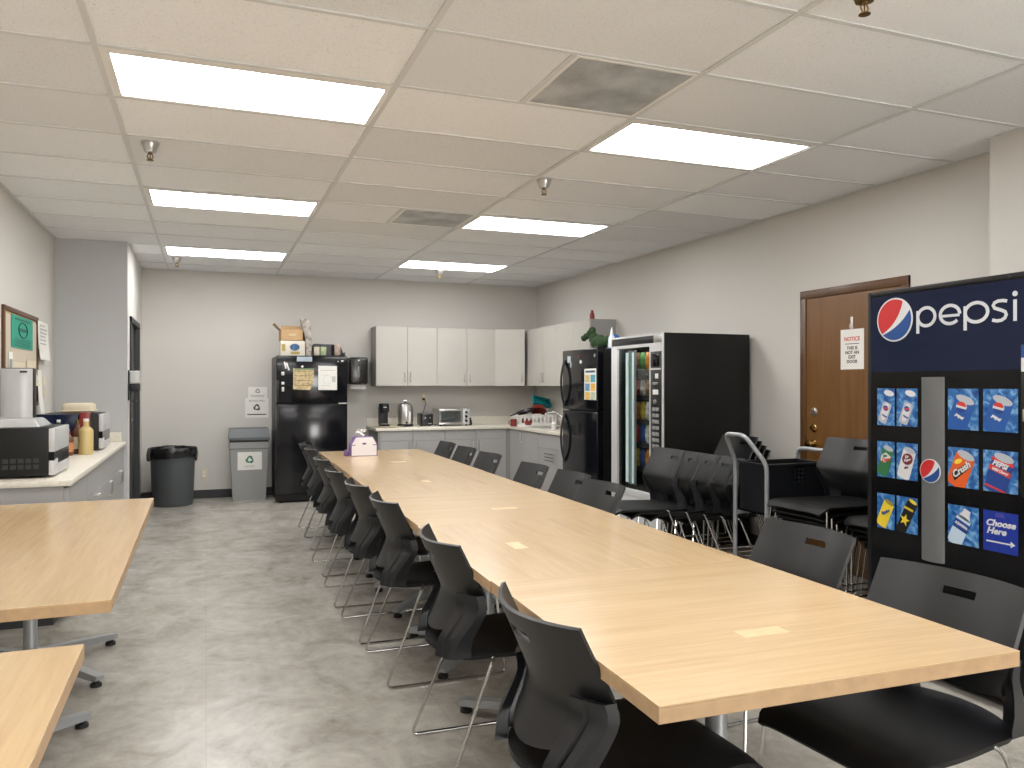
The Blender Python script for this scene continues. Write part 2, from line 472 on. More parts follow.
# ceiling lights
def ceiling_light(c, k, label, group=None):
    x0, x1, y0, y1 = GX + TW * c, GX + TW * (c + 1), GY + TD * k, GY + TD * (k + 1)
    t = thing('ceiling_light', label, 'ceiling light', ((x0 + x1) / 2, (y0 + y1) / 2, H), 0, group)
    f = B()
    f.box(x0 + .012, x1 - .012, y0 + .011, y0 + .070, H - .003, H + .06).box(x0 + .012, x1 - .012, y1 - .030, y1 - .011, H - .003, H + .06)
    f.box(x0 + .012, x0 + .048, y0 + .07, y1 - .03, H - .003, H + .06).box(x1 - .034, x1 - .012, y0 + .07, y1 - .03, H - .003, H + .06)
    f.box(x0 + .012, x1 - .012, y0 + .011, y1 - .011, H + .06, H + .075)
    part('frame', f, whitemetal_m, t)
    part('diffuser', B().box(x0 + .048, x1 - .034, y0 + .070, y1 - .030, H + .002, H + .012), light_m, t)
LL = ['lit fluorescent panel over the aisle before the first sprinkler, largest of all',
      'lit fluorescent panel between the two aisle sprinklers, middle of the aisle line of three',
      'lit fluorescent panel nearest the back wall in the line over the aisle',
      'lit fluorescent panel beside the big perforated vent, over the table\'s near half',
      'lit fluorescent panel beside the small far vent, past the middle sprinkler',
      'lit fluorescent panel nearest the back wall in the line over the kitchen side']
for (c, k), lb in zip(LIGHTS, LL): ceiling_light(c, k, lb)
for c, k in LIGHTS[6:]: ceiling_light(c, k, 'lit fluorescent ceiling panel over the entrance end, outside the picture', 'ceiling lights over the entrance end')

def vent(c, k, label):
    x0, x1, y0, y1 = GX + TW * (c + .5), GX + TW * (c + 1), GY + TD * k, GY + TD * (k + 1)
    t = thing('ceiling_vent', label, 'vent', ((x0 + x1) / 2, (y0 + y1) / 2, H))
    f = B()
    f.box(x0 + .012, x1 - .012, y0 + .011, y0 + .026, H - .006, H + .02).box(x0 + .012, x1 - .012, y1 - .026, y1 - .011, H - .006, H + .02)
    f.box(x0 + .012, x0 + .028, y0 + .026, y1 - .026, H - .006, H + .02).box(x1 - .028, x1 - .012, y0 + .026, y1 - .026, H - .006, H + .02)
    part('frame', f, whitemetal_m, t)
    p = B()
    n = 34
    w = (x1 - x0 - .056) / n; l = (y1 - y0 - .052) / n
    for i in range(n):
        p.box(x0 + .028 + i * w, x0 + .028 + i * w + w * .72, y0 + .026, y1 - .026, H - .002, H + .002)
    for i in range(n):
        p.box(x0 + .028, x1 - .028, y0 + .026 + i * l, y0 + .026 + i * l + l * .72, H - .001, H + .003)
    part('perforated_panel', p, ventpanel_m, t)
    part('duct_back', B().box(x0 + .012, x1 - .012, y0 + .011, y1 - .011, H + .09, H + .10).lathe([(.24, .045), (.18, .005)], ((x0 + x1) / 2, (y0 + y1) / 2, H + .045), 32), ventpanel_m, t)
vent(*VENTS[0], 'large dusty perforated air vent in the ceiling beside the near panel light')
vent(*VENTS[1], 'small-looking grey perforated air vent farther back over the long table')

# sprinklers
def sprinkler(x, y, m, label):
    t = thing('ceiling_sprinkler', label, 'sprinkler', (x, y, H))
    part('escutcheon', B().lathe([(.050, 0), (.051, -.004), (.037, -.034), (.030, -.054), (.014, -.056), (.014, 0)], (x, y, H), 20, caps=False), m, t)
    f = B().cyl((x, y, H - .03), (x, y, H - .062), .011)
    f.tube([(x - .009, y, H - .06), (x - .016, y, H - .076), (x - .004, y, H - .096)], .0035, 6).tube([(x + .009, y, H - .06), (x + .016, y, H - .076), (x + .004, y, H - .096)], .0035, 6)
    f.cyl((x, y, H - .062), (x, y, H - .094), .003)
    part('sprinkler_body', f, bronze_m, t)
    part('deflector', B().lathe([(.0, -.094), (.019, -.095), (.020, -.098), (.0, -.099)], (x, y, H), 18), bronze_m, t)
sprinkler(-.295, 4.905, steel_m, 'chrome sprinkler head between the two bigger aisle light panels')
sprinkler(2.092, 4.852, steel_m, 'chrome sprinkler head between the two kitchen-side panels, near the small vent')
sprinkler(-.292, 9.2, steel_m, 'small sprinkler head just behind the farthest aisle panel light')
sprinkler(2.578, 9.08, steel_m, 'small sprinkler head just behind the farthest kitchen-side panel light')
sprinkler(2.095, 2.10, bronze_m, 'aged brass sprinkler head above the long table\'s near end')

# wall outlets and plates
def plate(name, M, w, h, label, cat, slots=True, m=None):
    t = thing(name, label, cat, tuple(M.translation))
    part('cover_plate', B(M).box(-w / 2, w / 2, -h / 2, h / 2, 0, .006, .002), m or cream_m, t)
    if slots:
        for s in (-1, 1):
            part('receptacle', B(M).lathe([(.017, .005), (.017, .009), (0, .009)], (0, s * .02, 0), 18), white_m, t)
    return t
plate('wall_outlet', RT((-.025, YB, .29), (1, 0, 0), (0, 0, 1)), .072, .116, 'ivory double outlet low on the back wall between the two bins', 'outlet')
plate('wall_outlet', RT((2.66, YB, 1.19), (1, 0, 0), (0, 0, 1)), .08, .12, 'yellowed outlet above the black toaster with a cord plugged in', 'outlet')
tp = thing('switch_plate', 'small cream switch plate on the left wall below the hanging paper', 'light switch', (XL, 7.86, 1.33))
M = RT((XL, 7.86, 1.33), (0, 1, 0), (0, 0, 1))
part('cover_plate', B(M).box(-.06, .06, -.09, .09, 0, .006, .002), cream_m, tp)
for s in (-1, 1): part('toggle', B(M).box(s * .025 - .006, s * .025 + .006, -.012, .014, .005, .016, .002), white_m, tp)
# ------------------------------------------------------------------ tables
def make_table(Lx, Ly, wood, name='square_table'):
    """top centred on the origin: Lx across, Ly along; X-base under it"""
    t = thing(name, 'x', 'table')
    tz = .74
    part('tabletop', B().box(-Lx / 2, Lx / 2, -Ly / 2, Ly / 2, tz - .004, tz, .0006, 1), wood, t, world=False)
    part('edge_band', B().box(-Lx / 2, Lx / 2, -Ly / 2, Ly / 2, tz - .036, tz - .004, .001, 1), woodedge_m, t, world=False)
    return t
def base_parts(t, ox=0., oy=0., rot=0., arm=.46):
    tz = .704
    b = B(T3((ox, oy, 0)) @ R2(rot))
    b.box(-.20, .20, -.20, .20, tz - .006, tz, .002).box(-.32, .32, -.02, .02, tz - .026, tz - .006, .003).box(-.02, .02, -.32, .32, tz - .026, tz - .006, .003)
    part('mounting_plate', b, greymetal_m, t, world=False)
    part('column', B(T3((ox, oy, 0))).lathe([(.040, .085), (.0295, .10), (.0285, tz - .03), (.05, tz - .024), (.05, tz - .006)], seg=24), greymetal_m, t, world=False)
    part('hub', B(T3((ox, oy, 0))).lathe([(.05, .058), (.062, .062), (.062, .095), (.05, .104), (.0, .104)], seg=24), greymetal_m, t, world=False)
    for k in range(4):
        A = T3((ox, oy, 0)) @ R2(rot + PI / 4 + k * PI / 2)
        q = lambda x, w, z0, z1: [(x, -w, z0), (x, w, z0), (x, w * .8, z1), (x, -w * .8, z1)]
        f = part('foot', B(A).loft([q(.05, .030, .055, .098), q(.25, .028, .045, .078), q(arm - .02, .025, .030, .056), q(arm, .022, .033, .052)]), greymetal_m, t, world=False)
        part('glide', B(A).lathe([(.013, .035), (.013, .020), (.024, .016), (.025, .002), (.020, 0)], (arm - .025, 0, 0), 16), rubber_m, f, world=False)

ty = .0257
L0 = Vector((.797, 1.302, 0)); eY = Vector((sin(ty), cos(ty), 0)); eX = Vector((cos(ty), -sin(ty), 0))
LT, WT = 1.0165, .935
inl = {0: [(1.272, 1.602, 0)], 1: [(1.095, 2.798, 1)], 2: [(1.365, 3.661, 0)], 3: [(1.287, 4.866, 1)], 4: [(1.412, 6.18, 0)], 5: []}
TLAB = ['maple square table at the near end of the long row',
        'maple square table second from the near end of the long row',
        'maple square table third from the near end of the long row',
        'maple square table fourth from the near end of the long row',
        'maple square table fifth from the near end of the long row',
        'maple square table at the far end of the long row, under the tissue box']
for i in range(6):
    c = L0 + eX * (WT / 2) + eY * (LT * (i + .5))
    j = [(0, 0), (-.004, .001), (.003, 0), (-.003, 0), (.002, 0), (0, 0)][i]
    t = make_table(WT, LT - .0012, wood_x if i % 2 == 0 else wood_y)
    t.location = (c.x + j[0], c.y + j[1], 0); t.rotation_euler = (0, 0, -ty)
    t['label'] = TLAB[i]; t['group'] = 'tables of the long row'
    base_parts(t)
    inv = Matrix.Rotation(ty, 4, 'Z')
    for gx, gy, lengthwise in inl[i]:
        p = inv @ Vector((gx - t.location.x, gy - t.location.y, 0))
        w, l = (.028, .062) if lengthwise else (.066, .026)
        part('inlay_cover', B().box(p.x - w, p.x + w, p.y - l, p.y + l, .738, .7408), inlay_m, t, world=False, label='paler wooden inlay cover')
t = make_table(.935, 2.18, wood_y, 'long_table')
t.location = (-.724, 3.59, 0); t.rotation_euler = (0, 0, .006); t['label'] = 'long maple table on the left in front of the counter end'; t['group'] = 'tables on the left side'
base_parts(t, -.04, .70); base_parts(t, -.04, -.37)
t = make_table(.935, 1.06, wood_y)
t.location = (-.73, 1.565, 0); t.rotation_euler = (0, 0, .006); t['label'] = 'maple square table standing apart in front of the long left table'; t['group'] = 'tables on the left side'
base_parts(t, -.04, .1)

# ------------------------------------------------------------------ chairs
def lerp(a, b, t): return a + (b - a) * t
def sm(t): return t * t * (3 - 2 * t)
ST = .80      # height of the back's top corners
def back_prof(v):
    """v 0 bottom .. 1 top -> (y, z, halfwidth): lumbar pushed forward, top leaning back"""
    z = lerp(.495, .815, v)
    q = v - .36
    y = -.184 - .152 * (math.sqrt(q * q + .0036) - .06)
    hw = lerp(.185, .232, sm(min(1, v / .40))) if v < .40 else lerp(.232, .228, (v - .40) / .60)
    return y, z, hw
def backf(u, v):
    U = u * 2 - 1
    y, z, hw = back_prof(v)
    y -= lerp(.085, .072, v) * (1 - U * U)                 # hollow seen from the front
    z0 = z + (.030 * U * U * (1 - v) ** 2) * 1.6 - .006 * (1 - U * U) * v
    return (U * hw, y, z0)
def seatf(u, v):
    U = u * 2 - 1
    y = lerp(-.262 - .062 * (1 - U * U), .255, v)
    z = .452 + .010 * v - .010 * (1 - U * U) * sin(PI * min(1, v * 1.1)) 
    if v > .82: t = (v - .82) / .18; z -= .042 * t * t; y -= .012 * t * t
    hw = lerp(.205, .228, sm(min(1, v / .6)))
    if v > .9: hw -= .020 * ((v - .9) / .1) ** 2
    if v < .1: hw -= .020 * ((.1 - v) / .1) ** 2
    z -= .010 * abs(U) ** 6
    return (U * hw, y, z)
def make_chair():
    t = thing('stacking_chair', 'x', 'chair')
    part('seat', B().shell(seatf, 18, 20, .014), seat_m, t, world=False)
    hole = lambda u, v: abs(u - .5) < .115 and .775 < v < .86
    part('backrest', B().shell(backf, 26, 28, .010, hole), blackplastic_m, t, world=False)
    for s in (-1, 1):
        # ribbed bracket from the seat's rear corner up behind the shell
        b = B()
        R = []
        for k in range(11):
            v = k / 10
            z = lerp(.437, .648, v)
            ye = back_prof((z - .495) / .32)[0] if z > .495 else lerp(-.232, back_prof(0)[0], (z - .437) / .058)
            xo = s * lerp(.205, .2355, sm(min(1, v * 1.25))); xi = s * lerp(.135, .155, v)
            yb = lambda x: ye - .078 * (1 - min(1, abs(x) / .232) ** 2)
            th = lerp(.034, .014, v)
            xm = lambda t: lerp(xo, xi, t)
            R.append([(xo, ye + .009, z), (xo, yb(xo) - .010 - th * .6, z), (xm(.14), yb(xm(.14)) - .012 - th, z), (xm(.42), yb(xm(.42)) - .012 - th, z), (xm(.5), yb(xm(.5)) - .012 - th * .45, z),
                      (xm(.58), yb(xm(.58)) - .012 - th, z), (xi, yb(xi) - .012 - th, z), (xi, yb(xi) - .010, z), (xm(.10), yb(xm(.10)) - .010, z), (xm(.06), ye + .009, z)])
        b.loft(R)
        part('back_bracket', b, blackrib_m, t, world=False, smooth=25)
        # chrome sled side: down from the seat's rear, along the floor, up to the seat's front
        x0, x1 = s * .225, s * .258
        path = [(s * .16, -.13, .436), (s * .226, -.150, .436), (x1, -.325, .0065), (x1, .235, .0065), (x0, .195, .436), (s * .14, .185, .436)]
        part('sled_leg', B().tube(path, .0062, 8, fillet=.030), chrome_m, t, world=False)
    part('seat_frame', B().tube([(-.16, -.13, .436), (.16, -.13, .436)], .0062, 8).tube([(-.14, .185, .436), (.14, .185, .436)], .0062, 8), chrome_m, t, world=False)
    return t
chair0 = make_chair(); used = []
def place(x, y, rz, label, group, z=0.):
    if not used:
        used.append(1); chair0.location = (x, y, z); chair0.rotation_euler = (0, 0, rz); chair0['label'] = label; chair0['group'] = group
        return chair0
    return dup(chair0, (x, y, z), rz, label, group)
BT = .277   # how far the top of the back lies behind the chair's centre
aisle = [(1.785, .742, .02), (2.72, .775, -.03), (3.735, .790, .0), (4.38, .775, .02), (5.10, .765, -.02), (5.93, .795, .01), (6.88, .835, -.02), (7.42, .850, .0)]
nth = ['first', 'second', 'third', 'fourth', 'fifth', 'sixth', 'seventh', 'eighth']
for i, (y, xb, a) in enumerate(aisle):
    lb = 'black chair on the aisle side of the long table, %s from the near end' % nth[i]
    if i == 7: lb = 'black chair at the far aisle corner of the long table, before the fridge'
    place(xb + BT, y, -PI / 2 + a, lb, 'chairs on the aisle side of the long table')
wallside = [(1.63, 1.965, .085), (2.36, 2.095, .03), (3.84, 2.02, .02), (4.36, 2.08, -.01), (4.90, 2.05, .0), (5.81, 2.06, .02), (6.45, 2.07, .0), (7.10, 2.087, -.02)]
for i, (y, xb, a) in enumerate(wallside):
    lb = 'black chair on the vending side of the long table, %s from the near end' % nth[i]
    if i == 7: lb = 'black chair at the far kitchen-side corner of the long table'
    place(xb - BT, y, PI / 2 + a, lb, 'chairs on the wall side of the long table')
# chairs stacked in front of the right wall
def stack(x, y, rz, n, dtop, dx, dz, label, group):
    """first one on top, the ones below it stepping back (x) and down"""
    for k in range(n):
        w = 'on top' if k == 0 else ['second', 'third', 'fourth', 'fifth', 'sixth', 'seventh'][k - 1] + ' from the top'
        place(x - BT + dx * k, y, rz, label % w, group, dtop - dz * k)
stack(2.965, 4.72, PI / 2 - .10, 5, .092, .140, .0215, 'black chair in the nested row before the snack machine, %s', 'nested chairs before the snack machine')
stack(3.90, 5.17, PI / 2 - .02, 4, .135, .038, .034, 'black chair in the stack against the wall behind the cart, %s', 'stacked chairs by the right wall')
stack(3.755, 3.815, PI / 2 + .05, 6, .195, .036, .037, 'black chair in the taller stack between cart and drink machine, %s', 'stacked chairs beside the cart')
stack(3.90, 3.335, PI / 2, 5, .148, .036, .036, 'black chair in the lower stack hard against the drink machine, %s', 'stacked chairs against the drink machine')
# ------------------------------------------------------------------ kitchen cabinets
def pull(b, o, right, up, length=.11, standoff=.026, r=.005):
    """bow pull; length along 'up'"""
    M = RT(o, right, up)
    b.tube([(0, -length / 2, 0), (0, -length / 2, standoff), (0, length / 2, standoff), (0, length / 2, 0)], r, 8, M=M, fillet=.018)
    return b
UZ0, UZ1, UF = 1.336, 2.08, YB - .33
ux = [1.97, 2.369, 2.754, 3.156, 3.549, 3.945]
def upper(name, xs, label, hl, ajar=0.):
    t = thing(name, label, 'cabinet', ((xs[0] + xs[-1]) / 2, YB - .16, UZ0), 0, 'wall cabinets')
    part('body', B().box(xs[0] + .001, xs[-1] - .001, UF + .02, YB, UZ0, UZ1), lamend_m, t)
    for i in range(len(xs) - 1):
        A = T3((xs[i] + .002, UF + .019, 0)) @ R2(-ajar)
        wd_ = xs[i + 1] - xs[i] - .004
        d = part('door', B(A).box(0, wd_, -.019, 0, UZ0 + .002, UZ1 - .002, .001, 1), lam_lit_m, t)
        hx = wd_ - .038 if hl[i] > 0 else .038
        part('handle', pull(B(A), (hx, -.019, UZ0 + .115), (1, 0, 0), (0, 0, 1)), nickel_m, d)
upper('wall_cabinet', ux[0:3], 'grey two-door wall cabinet over the coffee maker, dark side facing the fridge', (1, -1))
upper('wall_cabinet', ux[2:5], 'grey two-door wall cabinet over the toaster oven', (1, -1))
upper('wall_cabinet', ux[4:6], 'grey single-door wall cabinet in the kitchen corner, door ajar', (1,), .5)
RF = XR - .33
def upper_r(name, ys, label, hl):
    t = thing(name, label, 'cabinet', (XR - .16, (ys[0] + ys[-1]) / 2, UZ0), 0, 'wall cabinets')
    part('body', B().box(RF + .02, XR, ys[-1] + .001, ys[0] - .001, UZ0, UZ1), lamend_m if ys[-1] > 8 else lam2_m, t)
    for i in range(len(ys) - 1):
        d = part('door', B().box(RF, RF + .019, ys[i + 1] + .002, ys[i] - .002, UZ0 + .002, UZ1 - .002, .001, 1), lam_lit_m, t)
        hy = ys[i + 1] + .04 if hl[i] > 0 else ys[i] - .04
        part('handle', pull(B(), (RF, hy, UZ0 + .115), (0, -1, 0), (0, 0, 1)), nickel_m, d)
upper_r('wall_cabinet', [9.835, 9.19, 8.785], 'grey two-door wall cabinet on the right wall next to the corner', (1, -1))
upper_r('wall_cabinet', [8.785, 8.307, 7.88], 'grey wall cabinet on the right wall behind the fridge top, end panel showing', (1, -1))

CT = .826       # worktop height
BF, BFR = 9.57, 3.645
bx = [1.965, 2.372, 2.782, 3.19, 3.60]
for i in range(4):
    lb = ['grey base cabinet under the coffee maker at the worktop\'s open end', 'grey base cabinet under the silver urn and toaster', 'grey base cabinet under the toaster oven', 'grey base cabinet in the kitchen corner left of the dark filler'][i]
    t = thing('base_cabinet', lb, 'cabinet', ((bx[i] + bx[i + 1]) / 2, (BF + YB) / 2, 0), 0, 'base cabinets along the back wall')
    part('body', B().box(bx[i] + .001, bx[i + 1] - .001, BF + .02, YB, .10, CT - .038), lamend_m, t)
    part('toe_kick', B().box(bx[i] + .001, bx[i + 1] - .001, BF + .08, BF + .1, 0, .10), base_m, t)
    dr = part('drawer', B().box(bx[i] + .002, bx[i + 1] - .002, BF, BF + .019, .665, CT - .045, .001, 1), lam2_m, t)
    part('handle', pull(B(), ((bx[i] + bx[i + 1]) / 2, BF, .745), (0, 0, 1), (1, 0, 0)), nickel_m, dr)
    dd = part('door', B().box(bx[i] + .002, bx[i + 1] - .002, BF, BF + .019, .105, .661, .001, 1), lam2_m, t)
    part('handle', pull(B(), (bx[i + 1] - .045 if i % 2 == 0 else bx[i] + .045, BF, .575), (1, 0, 0), (0, 0, 1)), nickel_m, dd)
single('end_panel', B().box(1.94, 1.963, BF, YB, 0, CT - .038), lamend_m, 'dark grey end panel closing the worktop beside the black fridge', 'end panel')
single('filler_panel', B().box(3.602, BFR + .02, BF - .005, BF + .018, 0, CT - .038), lamend_m, 'narrow dark filler strip in the inner corner of the base cabinets', 'filler panel')
by = [9.56, 9.10, 8.62, 8.08, 7.56]
t = thing('sink_base_cabinet', 'grey two-door base cabinet under the sink on the right wall', 'cabinet', ((BFR + XR) / 2, 9.09, 0))
part('body', B().box(BFR + .02, XR - .012, by[2] + .001, by[0], .10, CT - .038), lamend_m, t)
part('toe_kick', B().box(BFR + .08, BFR + .1, by[2], by[0], 0, .10), base_m, t)
for i in range(2):
    d = part('door', B().box(BFR, BFR + .019, by[i + 1] + .002, by[i] - .002, .105, CT - .045, .001, 1), lam2_m, t)
    part('handle', pull(B(), (BFR, by[1] + (.045 if i == 0 else -.045), .70), (0, -1, 0), (0, 0, 1)), nickel_m, d)
for i in (2, 3):
    lb = ['grey drawer base cabinet with a louvred sticker on its door', 'grey drawer base cabinet half hidden by the right-hand black fridge'][i - 2]
    t = thing('base_cabinet', lb, 'cabinet', ((BFR + XR) / 2, (by[i] + by[i + 1]) / 2, 0), 0, 'base cabinets on the right wall')
    part('body', B().box(BFR + .02, XR, by[i + 1] + .001, by[i] - .001, .10, CT - .038), lamend_m, t)
    part('toe_kick', B().box(BFR + .08, BFR + .1, by[i + 1], by[i], 0, .10), base_m, t)
    dr = part('drawer', B().box(BFR, BFR + .019, by[i + 1] + .002, by[i] - .002, .62, CT - .045, .001, 1), lam2_m, t)
    part('handle', pull(B(), (BFR, (by[i] + by[i + 1]) / 2, .735), (0, 0, 1), (0, -1, 0)), nickel_m, dr)
    dd = part('door', B().box(BFR, BFR + .019, by[i + 1] + .002, by[i] - .002, .105, .616, .001, 1), lam2_m, t)
    part('handle', pull(B(), (BFR, by[i + 1] + .045, .53), (0, -1, 0), (0, 0, 1)), nickel_m, dd)
    if i == 2:
        b = B()
        for k in range(3): b.box(BFR - .004, BFR - .001, 8.17, 8.44, .555 - k * .038, .563 - k * .038)
        part('door_grille', b, ink_m, dd)
# L-shaped worktop with its splash
M = Matrix.Identity(4)
b = B()
b.box(1.91, XR - .002, BF - .02, YB - .002, CT - .038, CT, .006)
b.box(BFR - .02, XR - .002, 7.54, BF - .0195, CT - .038, CT, .006)
t = thing('kitchen_worktop', 'cream L-shaped kitchen worktop along the back and right walls', 'worktop', (2.9, 9.85, CT - .038))
part('worktop', b, counter_m, t)
part('splashback', B().box(1.91, XR - .02, YB - .02, YB - .001, CT, CT + .10, .003).box(XR - .02, XR - .001, 7.54, YB - .02, CT, CT + .10, .003), counter_m, t)
sk = part('sink', B().box(3.74, 3.76, 8.72, 9.18, CT + .0005, CT + .006).box(4.10, 4.12, 8.72, 9.18, CT + .0005, CT + .006).box(3.76, 4.10, 8.72, 8.74, CT + .0005, CT + .006).box(3.76, 4.10, 9.16, 9.18, CT + .0005, CT + .006).box(3.76, 4.10, 8.74, 9.16, CT + .0002, CT + .002), steel_m, t)
t = thing('sink_faucet', 'chrome swing-spout faucet at the kitchen sink beside the dish rack', 'faucet', (4.14, 8.86, CT))
part('base', B().box(4.11, 4.18, 8.76, 8.96, CT, CT + .02, .006), chrome_m, t)
part('spout', B().tube([(4.145, 8.86, CT + .02), (4.145, 8.86, CT + .08), (4.02, 8.98, CT + .20), (3.93, 9.07, CT + .17), (3.92, 9.08, CT + .13)], .009, 8, fillet=.05), chrome_m, t)
for s in (-1, 1): part('handle', B().lathe([(.016, .02), (.014, .05), (.02, .055), (.018, .068), (0, .07)], (4.145, 8.86 + s * .075, CT), 14), chrome_m, t)
t = single('soap_bottle', B().lathe([(.030, 0), (.032, .008), (.032, .07), (.014, .085), (.012, .10), (.0, .10)], (3.80, 8.52, CT), 16), white_m, 'small white soap bottle on the worktop edge beside the right fridge', 'soap bottle')
single('dish_sponge_holder', B().box(3.90, 3.98, 8.46, 8.52, CT, CT + .055, .006).box(3.91, 3.97, 8.475, 8.505, CT + .055, CT + .075, .004), greymetal_m, 'dark sponge caddy on the worktop behind the soap bottle', 'sponge caddy')

# ---- on the worktop
z = CT
cx, cy = 2.07, 9.84
single('serving_tray', B().lathe([(.0, .0), (.15, .0), (.185, .012), (.185, .016), (.148, .006), (.0, .006)], (2.12, 9.80, z + .0003), 32), cream_m, 'round cream tray under the black coffee maker', 'tray')
t = thing('coffee_maker', 'slim black single-serve coffee maker on a cream tray', 'coffee maker', (cx, cy, z + .007))
zz = z + .007
part('base', B().lathe([(.065, 0), (.07, .006), (.07, .022), (.06, .028), (0, .028)], (cx, cy - .01, zz), 24), blackrib_m, t)
part('column', B().box(cx - .058, cx + .058, cy + .02, cy + .09, zz + .02, zz + .25, .016), blackplastic_m, t)
part('brew_head', B().lathe([(.058, .17), (.066, .185), (.068, .26), (.062, .285), (0, .29)], (cx, cy, zz), 24), blackrib_m, t)
part('drip_plate', B().lathe([(.045, .029), (.045, .033), (0, .033)], (cx, cy - .012, zz), 20), steel_m, t)
part('badge', B().box(cx - .02, cx + .02, cy - .071, cy - .066, zz + .235, zz + .243), steel_m, t)
cx = 2.345; cy = 9.86
t = thing('water_urn', 'rounded silver urn with black base between coffee maker and toaster', 'urn', (cx, cy, z))
part('base', B().lathe([(.095, 0), (.10, .006), (.10, .03), (.092, .034), (0, .034)], (cx, cy, z), 28), blackrib_m, t)
part('body', B().lathe([(.09, .034), (.098, .06), (.101, .16), (.098, .235), (.082, .278), (.045, .298), (0, .30)], (cx, cy, z), 28), steel_m, t)
part('lid_knob', B().lathe([(.02, .298), (.02, .306), (.012, .312), (0, .313)], (cx, cy, z), 16), blackrib_m, t)
part('sight_glass', B().box(cx + .018, cx + .045, cy - .106, cy - .092, z + .05, z + .19, .004), white_m, t)
part('spigot', B().cyl((cx - .01, cy - .09, z + .055), (cx - .01, cy - .135, z + .055), .012).cyl((cx - .01, cy - .125, z + .055), (cx - .01, cy - .125, z + .03), .008), blackrib_m, t)
part('handle', B().tube([(cx - .05, cy, z + .285), (cx - .03, cy, z + .325), (cx + .03, cy, z + .325), (cx + .05, cy, z + .285)], .007, 8, fillet=.02), steel_m, t)
cx = 2.605; cy = 9.87
t = thing('toaster', 'black two-slot toaster plugged in under the yellowed outlet', 'toaster', (cx, cy, z))
part('body', B().box(cx - .078, cx + .078, cy - .12, cy + .12, z + .012, z + .165, .018, 3), blackrib_m, t)
part('top_plate', B().box(cx - .06, cx + .06, cy - .10, cy + .10, z + .163, z + .168, .003), steel_m, t)
for s in (-1, 1):
    part('bread_slot', B().box(cx + s * .028 - .012, cx + s * .028 + .012, cy - .085, cy + .085, z + .1675, z + .169), ink_m, t)
    part('lever', B().box(cx + s * .03 - .006, cx + s * .03 + .006, cy - .14, cy - .118, z + .10, z + .118, .003), steel_m, t)
part('brand_plate', B().box(cx + .01, cx + .055, cy - .1225, cy - .119, z + .03, z + .042), steel_m, t)
for sx in (-1, 1): part('foot', B().cyl((cx + sx * .055, cy, z), (cx + sx * .055, cy, z + .014), .012), rubber_m, t)
single('power_cord', B().tube([(2.66, YB - .045, 1.165), (2.685, YB - .06, 1.12), (2.66, YB - .05, 1.04), (2.63, YB - .10, .96), (2.62, 9.97, .90)], .004, 6, fillet=.05).box(2.645, 2.675, YB - .045, YB - .0065, 1.15, 1.18, .005), rubber_m, 'black cord dropping from the yellowed outlet to the toaster', 'cord')
x0, x1, y0, y1 = 2.75, 3.155, 9.74, 10.04
t = thing('toaster_oven', 'silver toaster oven with a glass door and side knobs', 'toaster oven', ((x0 + x1) / 2, (y0 + y1) / 2, z))
part('body', B().box(x0, x1, y0 + .01, y1, z + .018, z + .033, .003).box(x0, x1, y0 + .01, y1, z + .205, z + .22, .003).box(x0, x0 + .012, y0 + .01, y1, z + .033, z + .205).box(x1 - .012, x1, y0 + .01, y1, z + .033, z + .205).box(x0 + .31, x0 + .322, y0 + .01, y1, z + .033, z + .205).box(x0 + .012, x1 - .012, y1 - .01, y1, z + .033, z + .205), steel_m, t)
dd = part('door', B().box(x0, x0 + .315, y0 - .008, y0 + .01, z + .020, z + .046, .002).box(x0, x0 + .315, y0 - .008, y0 + .01, z + .188, z + .22, .002).box(x0, x0 + .026, y0 - .008, y0 + .01, z + .046, z + .188).box(x0 + .289, x0 + .315, y0 - .008, y0 + .01, z + .046, z + .188), steel_m, t)
part('glass_pane', B().box(x0 + .026, x0 + .289, y0 - .002, y0 + .003, z + .046, z + .188), glass_m, dd)
part('handle', B().tube([(x0 + .09, y0 - .008, z + .205), (x0 + .09, y0 - .035, z + .207), (x0 + .225, y0 - .035, z + .207), (x0 + .225, y0 - .008, z + .205)], .006, 8, fillet=.015), white_m, dd)
rk = B()
for k in range(9): rk.cyl((x0 + .02 + k * .034, y0 + .02, z + .10), (x0 + .02 + k * .034, y1 - .02, z + .10), .0022, seg=6)
rk.cyl((x0 + .014, y0 + .02, z + .10), (x0 + .308, y0 + .02, z + .10), .003, seg=6)
part('wire_rack', rk, chrome_m, t)
part('control_panel', B().box(x0 + .316, x1, y0 - .006, y0 + .01, z + .020, z + .22, .002), silver_m, t)
for k in range(3): part('knob', B().lathe([(.017, 0), (.015, .02), (0, .021)], (0, 0, 0), 16, M=RT((x0 + .36, y0 - .006, z + .065 + k * .055), (1, 0, 0), (0, 0, 1))), blackrib_m, t)
for sx in (x0 + .03, x1 - .03): part('foot', B().cyl((sx, y0 + .03, z), (sx, y0 + .03, z + .019), .012, seg=10).cyl((sx, y1 - .03, z), (sx, y1 - .03, z + .019), .012, seg=10), rubber_m, t)
single('cord_knob', B().lathe([(.022, 0), (.026, .02), (.024, .06), (.012, .075), (.018, .095), (.0, .10)], (3.205, 9.86, z), 16), ink_m, 'small black pepper mill beside the toaster oven knobs', 'pepper mill')

